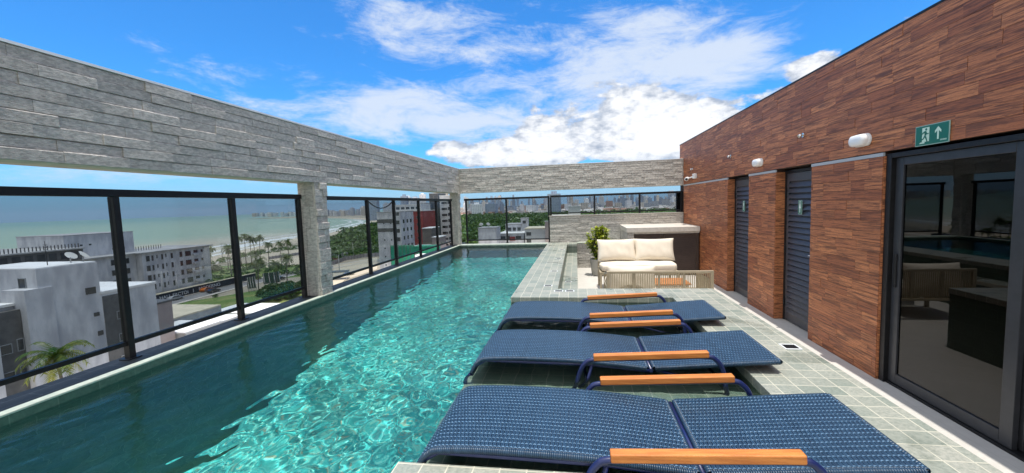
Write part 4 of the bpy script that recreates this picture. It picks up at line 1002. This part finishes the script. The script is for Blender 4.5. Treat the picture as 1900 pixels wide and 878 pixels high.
mb = MB()
for k in range(7): x = n0.x+(n1.x-n0.x)*k/6; mb.tube([(x, 117.85, G), (x, 117.85, n0.z)], .06, 5)
mb.build('scaffold_poles', M['wdark'], nb_)
block('rooftop_box', 'plain grey rooftop box with two satellite dishes beyond the far kerb', 'building', at(887, 425, y=150).x, at(921, 425, y=150).x, 150, 158, G, at(900, 424, y=150).z, M['wgrey'], M['roofg'])
zz = at(900, 424, y=150).z+.3
dish((at(893, 424, y=152).x, 152, zz), .8, R(200), 'left white satellite dish on the grey rooftop box', None); dish((at(906, 424, y=152).x, 152, zz), .8, R(170), 'right white satellite dish on the grey rooftop box', None)
def pxblock(name, lb, u0, u1, vt, y, dep, wm, rm, vb=None, wins=None, ov=.2):
    p0 = at(u0, vt, y=y); p1 = at(u1, vt, y=y); zb = at(u0, vb, y=y).z if vb else G; zt = (p0.z+p1.z)/2
    return block(name, lb, 'building', p0.x, p1.x, y, y+dep, zb, zt, wm, rm, wins(p0.x, p1.x, zt) if wins else (), ov)
pxblock('terraced_house', 'grey house with stepped terraces and a red sign beyond the far kerb', 926, 972, 434, 160, 16, M['wgrey'], M['roofw'], wins=lambda a, b, z: [('-y', a+.5, a+2.6, z-2.2, z-.9), ('-y', a+3.4, a+4.4, z-2.2, z-.9), ('-y', a+6.8, a+9, z-2.0, z-.9)])
pxblock('terraced_house', 'upper set-back storey of the stepped terrace house', 938, 967, 417, 168, 10, M['wgrey'], M['roofg'], wins=lambda a, b, z: [('-y', a+1+k*2, a+2.4+k*2, z-2.6, z-1.2) for k in range(3)])
pxblock('stair_tower', 'small grey stair tower on top of the stepped terrace house', 966, 979, 406, 170, 4, M['wgrey'], M['roofg'], wins=lambda a, b, z: [('-y', a+.8, b-.8, z-2, z-.8)])
pxblock('pale_building', 'pale grey building with a cream parapet beside the brick pillar', 974, 1011, 425, 158, 14, M['wwhite'], M['wcream'], wins=lambda a, b, z: [('-y', a+.5, a+2.4, z-2.6-3*k, z-1.2-3*k) for k in range(2)])
pxblock('brick_pillar_block', 'narrow brown brick block just left of the stone parapet', 1011, 1019, 412, 155, 3, M['wpink'], M['roofg'])
pxblock('white_box_building', 'plain white block standing above the stone parapet', 1054, 1077, 383, 420, 20, M['wwhite'], M['roofw'])
pxblock('peach_building', 'low peach building beside the plain white block', 1022, 1053, 400, 420, 20, M['wcream'], M['roofg'], wins=lambda a, b, z: [('-y', a+9, a+12, z-3, z-1.4), ('-y', a+14, a+16, z-3, z-1.4)])
sgn = at(951, 443, y=159.8)
t = MB().box(sgn.x-1.1, sgn.x+1.1, 159.75, 159.85, sgn.z-.8, sgn.z+.8).build('house_sign', M['wred']); tag(t, 'small red sign board on the front of the stepped terrace house', 'sign')

# street wall with painted lettering
M['wallblack'] = pm('black painted wall', (.018, .02, .028), (.03, .032, .04), .7, .7)
M['paint'] = pm('white sign paint', (.75, .75, .74), None, 5, .7)
sw = empty('painted_street_wall', (0, 0, 0), 0, 'long black street wall with white painted lettering and cream coping', 'wall')
MB().box(-133.6, -133.2, 104, 150, G, -23.5).build('wall_panel', M['wallblack'], sw); MB().box(-133.75, -133.05, 104, 150, -23.499, -23.25).build('coping', M['wcream'], sw)
def lettering(txt, y0, size, z):
    cu = bpy.data.curves.new('lettering', 'FONT'); cu.body = txt; cu.size = size; cu.extrude = .02; cu.align_x = 'LEFT'
    o = bpy.data.objects.new('tmp', cu); COL.objects.link(o); bpy.context.view_layer.update()
    me = bpy.data.meshes.new_from_object(o.evaluated_get(bpy.context.evaluated_depsgraph_get())); bpy.data.objects.remove(o)
    me.materials.clear(); me.materials.append(M['paint'])
    q = bpy.data.objects.new('lettering', me); COL.objects.link(q); q.parent = sw
    q.matrix_local = Matrix(((0, 0, 1, -133.17), (1, 0, 0, y0), (0, 1, 0, z), (0, 0, 0, 1)))
lettering('HALL FACTOI', 110.3, 1.6, -25.3); lettering('1', 121.5, 1.9, -25.4); lettering('MODERNO', 124.0, 1.75, -25.2)

# ---- cars
M['carblack'] = pm('black car paint', (.012, .012, .014), None, 5, .15, coat=1); M['carorange'] = pm('orange car paint', (.45, .12, .02), None, 5, .3, coat=1); M['carsilver'] = pm('silver car paint', (.45, .46, .47), None, 5, .3, metal=.6); M['carred'] = pm('red car paint', (.35, .02, .02), None, 5, .25, coat=1)
M['rubber'] = pm('tyre rubber', (.02, .02, .02), None, 5, .8)
def car(x, y, rz, mat, lb, z=G+.1):
    t = empty('parked_car', (x, y, z), rz, lb, 'car', 'cars along the street and lots')
    prof = [(-2.15, .32), (2.1, .32), (2.15, .62), (1.95, .82), (1.05, .95), (.45, 1.38), (-1.15, 1.42), (-1.95, 1.0), (-2.15, .92)]
    mb = MB(); Mx = Matrix(((1, 0, 0, 0), (0, 0, -1, 0), (0, 1, 0, 0), (0, 0, 0, 1)))
    mb.prism(prof, -.86, .86, M=Mx); mb.build('body', mat, t, bevel=.08)
    mb = MB(); mb.prism([(.98, .96), (.44, 1.33), (-1.12, 1.36), (-1.8, 1.02)], -.875, .875, M=Mx); mb.build('windows', M['glassdark'], t)
    for wx in (-1.35, 1.3):
        for wy in (-.82, .82):
            o = MB().tube([(wx, wy-.1, .33), (wx, wy+.1, .33)], .33, 18).build('wheel', M['rubber'], t)
            MB().tube([(wx, wy-.11, .33), (wx, wy+.11, .33)], .18, 12).build('rim', M['chrome'], o)
    for wy in (-.6, .6): MB().box(2.06, 2.17, wy-.18, wy+.18, .62, .74).build('headlight', M['white'], t)
    return t
for (u, v, rz, mt, lb) in ((397, 543, 88, 'carblack', 'black car on the street beside the lettered wall'), (384, 541, 92, 'carorange', 'orange car parked against the lettered wall, behind the black one'), (326, 557, 84, 'carsilver', 'silver car parked on the street near the utility pole'), (309, 552, 96, 'carblack', 'dark car parked by the left end of the lettered wall'), (619, 484, 70, 'carred', 'red car in the lot just right of the midway column'),
                           (520, 520, 80, 'carblack', 'dark car driving past the green billboards'), (648, 511, 60, 'carsilver', 'pale car in the sandy building lot')):
    x, y = gp(u, v); car(x, y, R(rz), M[mt], lb)
# ---- utility poles
def pole(u, v, h_, lb, lamp=False):
    x, y = gp(u, v); t = empty('utility_pole', (x, y, G), 0, lb, 'pole', None)
    MB().tube([(0, 0, 0), (0, 0, h_)], [.17, .11], 8).build('post', M['roofg'], t)
    MB().box(-.05, .05, -1.1, 1.1, h_-.5, h_-.38).build('cross_arm', M['wdark'], t)
    if lamp: MB().tube([(0, 0, h_-1), (1.4, 0, h_-.4), (2.2, 0, h_-.35)], .05, 6).build('lamp_arm', M['roofg'], t)
pole(304, 556, 9.0, 'utility pole in front of the lettered wall, left one'); pole(331, 552, 8.0, 'utility pole with lamp arm in front of the lettered wall', True); pole(656, 478, 8.5, 'slender pole at the edge of the scrub beyond the midway column', True); pole(413, 482, 10, 'lone pole near the surf line')
pole(630, 506, 8, 'pole in the lot right of the midway column')
# ---- green billboards seen from behind
M['boardg'] = pm('dark green board', (.03, .06, .045), (.045, .075, .055), 1, .8)
for (u, v, w_, h_, lb) in ((468, 541, 2.6, 5.2, 'smaller dark green billboard on struts beside the street'), (505, 531, 5.4, 5.2, 'larger dark green billboard on struts left of the big bush')):
    x, y = gp(u, v); t = empty('billboard', (x, y, G), R(52), lb, 'billboard', None)
    MB().box(-w_/2, w_/2, -.08, .08, 1.1, h_).build('board', M['boardg'], t); mb = MB()
    for k in range(4): xx = -w_/2+.2+k*(w_-.4)/3; mb.tube([(xx, -.1, h_*.8), (xx, -2.2, 0)], .07, 5); mb.tube([(xx, -.12, 0), (xx, -.12, h_)], .06, 5)
    mb.build('struts', M['roofg'], t)
# ---- fences in the lot
M['fence'] = pm('grey fence panels', (.34, .33, .34), (.26, .25, .26), .8, .8)
def fence(pts, h_, lb, step=2.2):
    t = empty('lot_fence', (0, 0, 0), 0, lb, 'fence')
    mb = MB(); pp = MB()
    for i in range(len(pts)-1):
        (x0, y0), (x1, y1) = pts[i], pts[i+1]; L = math.hypot(x1-x0, y1-y0); a = math.atan2(y1-y0, x1-x0)
        Mx = Matrix.Translation((x0, y0, G)) @ Matrix.Rotation(a, 4, 'Z'); mb.box(0, L, -.05, .05, .1, h_, M=Mx)
        for k in range(int(L/step)+1): pp.box(k*step-.09, k*step+.09, -.13, .13, 0, h_+.25, M=Mx)
    mb.build('fence_panel', M['fence'], t); pp.build('fence_posts', M['wdark'], t)
fence([gp(616, 493), gp(640, 484), gp(675, 478), gp(730, 474)], 2.2, 'long grey fence between the scrub and the sandy lot'); fence([gp(616, 480), gp(646, 476)], 2.6, 'short grey fence behind the red car'); fence([gp(500, 482), gp(560, 473)], 1.8, 'fence behind the palms at the edge of the sandy lot')
q0 = at(622, 503, z=-22.6); MB()
t = empty('lot_canopy', (q0.x, q0.y, G), R(20), 'small open canopy with dark flat roof in the sandy lot', 'canopy')
MB().box(-4, 5, -2.5, 2.5, 3.0, 3.25).build('roof', M['wdark'], t)
for sx in (-3.6, 4.6):
    for sy in (-2.2, 2.2): MB().tube([(sx, sy, 0), (sx, sy, 3)], .08, 6).build('post', M['white'], t)
# ---- palms
M['palmleaf'] = leafmat('palm frond', (.035, .07, .018), (.13, .17, .045), .25); M['trunk'] = pm('grey palm trunk', (.20, .17, .14), (.13, .11, .09), 3, .9, stretch=(1, 1, 6))
def palm_mesh(seed, h_, ls=1.0):
    rd = random.Random(seed); mb = MB(); bend = rd.uniform(-.6, .6); b2 = rd.uniform(-.5, .5)
    P_ = [(bend*(k/6)**2, b2*(k/6)**2, h_*k/6) for k in range(7)]
    mb.tube(P_, [.24, .19, .16, .15, .14, .13, .14], 8); f = MB(); top = Vector(P_[-1])
    nf = 34
    for i in range(nf):
        a = i*2.4+rd.uniform(-.3, .3); lift = rd.uniform(-.5, 1.25); L = rd.uniform(2.4, 3.2)*ls; pts = []
        d0 = Vector((math.cos(a)*math.cos(lift), math.sin(a)*math.cos(lift), math.sin(lift))); p = top.copy(); d = d0.copy()
        for k in range(9): pts.append(p.copy()); p = p+d*(L/8); d = (d+Vector((0, 0, -.20-.05*k*.5))).normalized()
        side = Vector((-math.sin(a), math.cos(a), 0)); rv = min(1, max(0, .5+.35*lift+rd.uniform(-.25, .25)))
        f.tube(pts, [.035, .03, .03, .025, .02, .02, .015, .012, .008], 4, rv, caps=False)
        for k in range(1, 9):
            for s_ in (-1, 1):
                for off_ in (0, .5):
                    c = pts[k-1].lerp(pts[k], .5+off_*.9) if k < 8 else pts[k-1].lerp(pts[k], .5+off_*.5); t = (pts[k]-pts[k-1]).normalized(); ll = (.85-.55*abs(k/8-.45))*.95
                    e_ = c+side*s_*ll*.8+t*ll*.55+Vector((0, 0, -.38*ll)); b = len(f.v)
                    w_ = t*.075; f.v += [tuple(c-w_), tuple(c+w_), tuple(e_)]; f.face([b, b+1, b+2], min(1, max(0, rv+rd.uniform(-.2, .2))))
    return mb, f
protos = []
def palm(u, vb, vc, lb, grp='coconut palms between the street and the beach', seed=None):
    x, y = gp(u, vb); h_ = max(3.5, at(u, vc, y=y).z-G); k = len(protos)
    t = empty('palm_tree', (x, y, G), R((k*77) % 360), lb, 'palm tree', grp)
    a_, f_ = palm_mesh(100+(seed or k), h_); a_.build('trunk', M['trunk'], t); f_.build('crown', M['palmleaf'], t); protos.append(t)
    return t
for (u, vb, vc, lb) in ((448, 492, 443, 'leftmost palm of the tight row by the surf'), (457, 490, 439, 'second palm from the left in the tight row by the surf'), (467, 488, 441, 'third palm from the left in the tight row by the surf'), (475, 487, 445, 'fourth palm from the left in the tight row by the surf'), (484, 489, 440, 'rightmost palm of the tight row by the surf'),
                        (500, 501, 454, 'palm with bare trunk standing before the sandy lot'), (523, 494, 452, 'left one of two palms leaning over the sand beside the railing post'), (537, 496, 449, 'right one of two palms leaning over the sand beside the railing post'), (481, 552, 484, 'tall pale palm on the near side of the street beside the green billboard'), (516, 545, 490, 'dark full palm above the big bush'), (534, 541, 478, 'thin palm right behind the dark full palm'),
                        (392, 500, 462, 'palm at the right end of the long seaside building'), (387, 505, 472, 'lower bushy palm tucked against the long seaside building'), (424, 500, 458, 'palm hidden behind the railing post near the street'), (430, 514, 462, 'pale slender palm near the third railing post'), (474, 505, 470, 'short palm on the grass verge under the tight row')):
    palm(u, vb, vc, lb)
x, y = -150.0-24, 136
t = palm(358, 487, 460, 'palm top showing over the long seaside building roof'); t.location = (-176, 150, G)
t = palm(20, 500, 470, 'palm beside the white house at the far left'); t.location = (-118, 66.5, G)
p_ = at(118, 662, y=36.5); t = empty('palm_tree', (-55, 36.5, G), 0, 'near palm with yellowing lower fronds in front of the nearest grey building', 'palm tree')
pp_ = at(118, 660, x=-52.0); a_, f_ = palm_mesh(555, pp_.z-G, 1.05); t.location = (pp_.x, pp_.y, G)
M['palmyellow'] = leafmat('yellowing palm frond', (.36, .32, .06), (.045, .12, .025), .3)
a_.build('trunk', M['trunk'], t); f_.build('crown', M['palmyellow'], t)
# ---- bushes and scrub
M['bushleaf'] = leafmat('dense green bush', (.022, .055, .014), (.085, .15, .035), .2); M['scrub'] = leafmat('dark green scrub', (.028, .07, .014), (.12, .20, .04), .2)
def clump(mb, c, rx, ry, rz_, n, size, rd):
    for _ in range(n):
        a = rd.uniform(0, 6.28); z_ = rd.uniform(-.1, 1); r_ = math.sqrt(max(0, 1-z_*z_))*rd.uniform(.75, 1.05)
        p = Vector((c[0]+rx*r_*math.cos(a), c[1]+ry*r_*math.sin(a), c[2]+rz_*z_)); s_ = size*rd.uniform(.6, 1.4)
        d1 = Vector((rd.gauss(0, 1), rd.gauss(0, 1), rd.gauss(0, .6))).normalized(); d2 = d1.cross(Vector((rd.gauss(0, 1), rd.gauss(0, 1), rd.gauss(0, 1)))).normalized(); b = len(mb.v)
        mb.v += [tuple(p-d1*s_), tuple(p+d2*s_*.6), tuple(p+d1*s_), tuple(p-d2*s_*.6)]; mb.face([b, b+1, b+2, b+3], rd.random())
def bush(u, v, r_, h_, n, lb, grp=None, size=.35):
    x, y = gp(u, v); rd = random.Random(int(u*7+v)); t = empty('bush', (x, y, G), 0, lb, 'bush', grp)
    mb = MB()
    for k in range(5): a = k*1.26; mb.tube([(0, 0, 0), (r_*.3*math.cos(a), r_*.3*math.sin(a), h_*.45)], [.12, .06], 5)
    mb.build('stems', M['trunk'], t); mb = MB()
    for k in range(14): a = rd.uniform(0, 6.28); q = r_*math.sqrt(rd.random())*.75; clump(mb, (q*math.cos(a), q*math.sin(a), h_*rd.uniform(.15, .55)), r_*.42, r_*.42, h_*.45, n//14, size, rd)
    mb.build('foliage', M['bushleaf'], t)
bush(520, 556, 6.0, 5.2, 5200, 'large dense green bush on the near side of the street'); bush(547, 545, 5, 4.6, 3600, 'rounded green bush against the midway column'); bush(398, 503, 3, 2.6, 900, 'low bush on the verge at the end of the seaside building'); bush(478, 498, 3.4, 2.8, 900, 'low bush under the tight row of palms'); bush(400, 552, 1.0, 1.1, 300, 'small bush at the kerb below the black car', size=.15)
bush(22, 520, 5, 6, 1200, 'dark bush beside the far left white house')
def inpoly(x, y, P_):
    c = False; n = len(P_)
    for i in range(n):
        (x0, y0), (x1, y1) = P_[i], P_[(i+1) % n]
        if (y0 > y) != (y1 > y) and x < (x1-x0)*(y-y0)/(y1-y0)+x0: c = not c
    return c
def scatter(name, poly, n, r0, r1, h0, h1, per, size, mat, lb, seed):
    rd = random.Random(seed); xs_ = [p[0] for p in poly]; ys_ = [p[1] for p in poly]; mb = MB(); k = 0; it = 0
    while k < n and it < n*30:
        it += 1; x, y = rd.uniform(min(xs_), max(xs_)), rd.uniform(min(ys_), max(ys_))
        if not inpoly(x, y, poly): continue
        k += 1; r_ = rd.uniform(r0, r1); clump(mb, (x, y, G+.2), r_, r_, rd.uniform(h0, h1), per, size, rd)
    return tag(mb.build(name, mat), lb, None, None, 'stuff')
scr = [gp(*p) for p in ((600, 447), (640, 436), (672, 423), (705, 413), (760, 420), (740, 474), (675, 477), (640, 481), (600, 487))]
scatter('coastal_scrub', scr, 900, 2.5, 5.0, 1.5, 3.6, 46, .9, M['scrub'], 'dense dark green coastal scrub behind the beach', 5)
sheet('scrub_ground', scr, G+.07, M['grass'])
scatter('verge_plants', [gp(*p) for p in ((372, 500), (470, 489), (570, 494), (575, 510), (470, 520), (392, 530))], 160, .8, 1.8, .5, 1.2, 40, .3, M['bushleaf'], 'low green plants scattered over the verge', 6)
scatter('promenade_plants', [gp(*p) for p in ((380, 492), (440, 474), (560, 455), (560, 461), (440, 481), (380, 498))], 70, 1.2, 2.2, .8, 2.0, 40, .4, M['scrub'], 'low dark hedge plants along the promenade', 8)
mg = [(-150, 262), (-20, 250), (60, 262), (260, 300), (420, 560), (430, 860), (120, 930), (-60, 900), (-250, 960), (-330, 760), (-260, 420)]
sheet('forest_floor', mg, G+.05, M['grass'])
scatter('mangrove_forest', mg, 2300, 6, 11, 5.5, 9.5, 60, 1.7, M['scrub'], 'dense green mangrove forest between the terrace and the city', 9)
# ---- distant skyline
def citymat(name, c, wc, bw=4.2, bh=3.3):
    m, N = newmat(name); co = N.n('ShaderNodeTexCoord').outputs['Object']; s_ = N.n('ShaderNodeSeparateXYZ', {0: co})
    v = N.n('ShaderNodeCombineXYZ', {0: N.math('ADD', s_.outputs[0], s_.outputs[1]), 1: s_.outputs[2], 2: 0.0}).outputs[0]
    br = N.n('ShaderNodeTexBrick', {'Vector': v, 'Color1': wc, 'Color2': tuple(x*1.8 for x in wc), 'Mortar': c, 'Scale': 1.0, 'Mortar Size': .9, 'Mortar Smooth': 0.0, 'Brick Width': bw, 'Row Height': bh}, offset=0.0)
    nz_ = N.n('ShaderNodeNewGeometry').outputs['Normal']; up = N.mr(N.n('ShaderNodeSeparateXYZ', {0: nz_}).outputs[2], .4, .6)
    a_ = N.n('ShaderNodeObjectInfo').outputs['Random']; g_ = N.math('ADD', N.math('MULTIPLY', a_, .5), .7)
    col = N.mix(up, br.outputs[0], tuple(min(.8, x*1.1) for x in c)); col = N.mix(1.0, col, N.n('ShaderNodeCombineXYZ', {0: g_, 1: g_, 2: g_}).outputs[0], 'MULTIPLY')
    out(N, N.n('ShaderNodeBsdfPrincipled', {'Base Color': col, 'Roughness': .8}).outputs[0]); return m
CM = [citymat('far white facade', (.78, .77, .76), (.2, .22, .26)), citymat('far grey facade', (.50, .51, .54), (.14, .16, .2)), citymat('far beige facade', (.66, .60, .52), (.2, .18, .17), 5.5), citymat('far blue grey facade', (.32, .37, .45), (.11, .14, .19)), citymat('far reddish facade', (.42, .26, .20), (.12, .10, .10))]
rd = random.Random(77)
SPEC = [('white', 'high-rise', 0), ('grey', 'high-rise', 1), ('beige', 'high-rise', 2), ('blue-grey', 'high-rise', 3), ('reddish', 'high-rise', 4)]
def farbldg(x, y, w_, d_, h_, ci, name, lb, grp):
    o = MB().box(-w_/2, w_/2, -d_/2, d_/2, 0, h_)
    if h_ > 30: o.box(-w_*.25, w_*.2, -d_*.2, d_*.3, h_+.01, h_+rd.uniform(3, 6))
    o = o.build(name, CM[ci]); o.location = (x, y, G); o.rotation_euler = (0, 0, R(rd.choice((0, 12, -8, 20)))); return tag(o, lb, 'building', grp)
cols = ('white', 'grey', 'beige', 'blue-grey', 'reddish')
for k in range(130):      # tall towers on the horizon
    u = 858+(rd.random()**1.35)*420; y = rd.uniform(1700, 4600); hv = 414-.0371*u
    up_ = rd.uniform(2, 17) if u < 960 else rd.uniform(0, 11) if u < 1180 else rd.uniform(-1, 6)
    p_ = at(u, hv-up_, y=y); ci = rd.choice((0, 0, 1, 1, 3, 3, 3, 2))
    farbldg(p_.x, y, rd.uniform(11, 21), rd.uniform(12, 20), max(25, p_.z-G), ci, 'distant_tower', 'slim %s tower on the distant skyline over the far railing' % cols[ci], '%s towers on the distant skyline' % cols[ci])
for k in range(80):      # mid-rise
    u = 860+rd.random()*415; y = rd.uniform(1000, 1900); hv = 414-.0371*u; p_ = at(u, hv+rd.uniform(0, 8) - (5 if u < 950 and rd.random() < .5 else 0), y=y); ci = rd.choice((0, 0, 2, 1, 4, 3))
    farbldg(p_.x, y, rd.uniform(9, 20), rd.uniform(10, 18), max(9, p_.z-G), ci, 'mid_rise_building', '%s mid-rise block among the low roofs beyond the forest' % cols[ci], '%s mid-rise blocks beyond the forest' % cols[ci])
for k in range(66):      # headland town
    u = 470+rd.random()*235; b_ = at(u, 403.2-.004*(u-470)*3, z=G); y = b_.y*rd.uniform(1.02, 1.25); x = b_.x/b_.y*y; p_ = at(u, 414-.0371*u+rd.uniform(-5, 5)*(.25+.75*(u-470)/235), y=y); ci = rd.choice((0, 0, 0, 1, 2))
    farbldg(x, y, rd.uniform(11, 24), 20, max(10, p_.z-G), ci, 'seafront_building', 'small %s seafront block on the distant headland' % cols[ci], '%s blocks along the headland' % cols[ci])
for (u, up_, y, ci, lb) in ((691, 16, 900, 3, 'grey-blue tower just right of the third-pane post under the cable'), (716, 9, 1300, 1, 'thin grey tower under the sagging cable'), (727, 10, 1250, 1, 'thin grey tower right of the sagging cable'), (750, 22, 1100, 3, 'tall grey tower above the white penthouse, left one'), (757, 20, 1180, 0, 'tall white tower above the white penthouse, right one'), (770, 18, 1000, 1, 'broad grey tower above the red building'),
                            (784, 24, 1100, 0, 'white tower behind the dark glazed tower, left side'), (812, 26, 1200, 0, 'white tower behind the dark glazed tower, right side'), (825, 25, 1000, 2, 'beige tower showing beside the corner column'), (1028, 16, 900, 3, 'grey-blue lone tower rising above the far rail'), (1243, 13, 3200, 1, 'left one of the three thin towers near the wooden wall'), (1248, 13, 3200, 1, 'middle one of the three thin towers near the wooden wall'), (1256, 12, 2900, 3, 'right broader one of the three towers near the wooden wall'),
                            (1155, 3, 1400, 3, 'dark mid-height block at the centre of the low city'), (1233, -1, 1300, 1, 'grey block left of the three thin towers'), (885, 2, 950, 0, 'white many-windowed block over the forest edge'), (912, 2, 960, 3, 'dark glass block over the forest edge'), (987, -4, 980, 0, 'white wide block over the forest, right of the post')):
    hv = 414-.0371*u; p_ = at(u, hv-up_, y=y); farbldg(p_.x, y, 26 if u > 1030 or u < 700 or y < 1000 else 18, 20, p_.z-G, ci, 'distant_tower', lb, None)
rd2 = random.Random(5); mb = MB()
for k in range(6500):
    y = 930+rd2.random()**1.6*4200; u = 560+rd2.random()*760; p_ = at(u, 380, y=y)
    if inpoly(p_.x, y, mg): continue
    if p_.x < -.46*y-60: continue
    w_ = rd2.uniform(6, 15); h_ = rd2.uniform(4, 12)
    mb.box(p_.x-w_/2, p_.x+w_/2, y-w_*.4, y+w_*.4, G, G+h_, rd2.random())
M['lowcity'] = pm('low city roofs and walls', (.74, .70, .66), (.55, .36, .27), .012, .9, rnd=1.1, lo=.52, hi=.6)
tag(mb.build('low_rise_city', M['lowcity']), 'mass of low houses with pale and red roofs beyond the forest', None, None, 'stuff')
scatter('city_trees', [(-180, 1000), (2200, 1000), (4000, 5200), (-900, 5200)], 900, 10, 22, 6, 9, 26, 5, M['scrub'], 'dark tree clumps scattered through the distant city', 12)
# low far hills to the horizon
# ------------------------------------------------------------------ sea air
m = bpy.data.materials.new('sea haze'); m.use_nodes = True; N = NT(m.node_tree)
pv_ = N.n('ShaderNodeVolumePrincipled', {'Color': (.72, .82, .95), 'Density': .00004, 'Anisotropy': .2})
o_ = N.n('ShaderNodeOutputMaterial'); m.node_tree.links.new(pv_.outputs[0], o_.inputs['Volume'])
hz_ = MB().box(-9200, 9200, -9200, 9200, G-4.5, 120).build('haze', m); tag(hz_, 'pale sea haze over the coast and city', kind='stuff')
hz_.data.materials[0].cycles.homogeneous_volume = True
sc.cycles.volume_bounces = 0
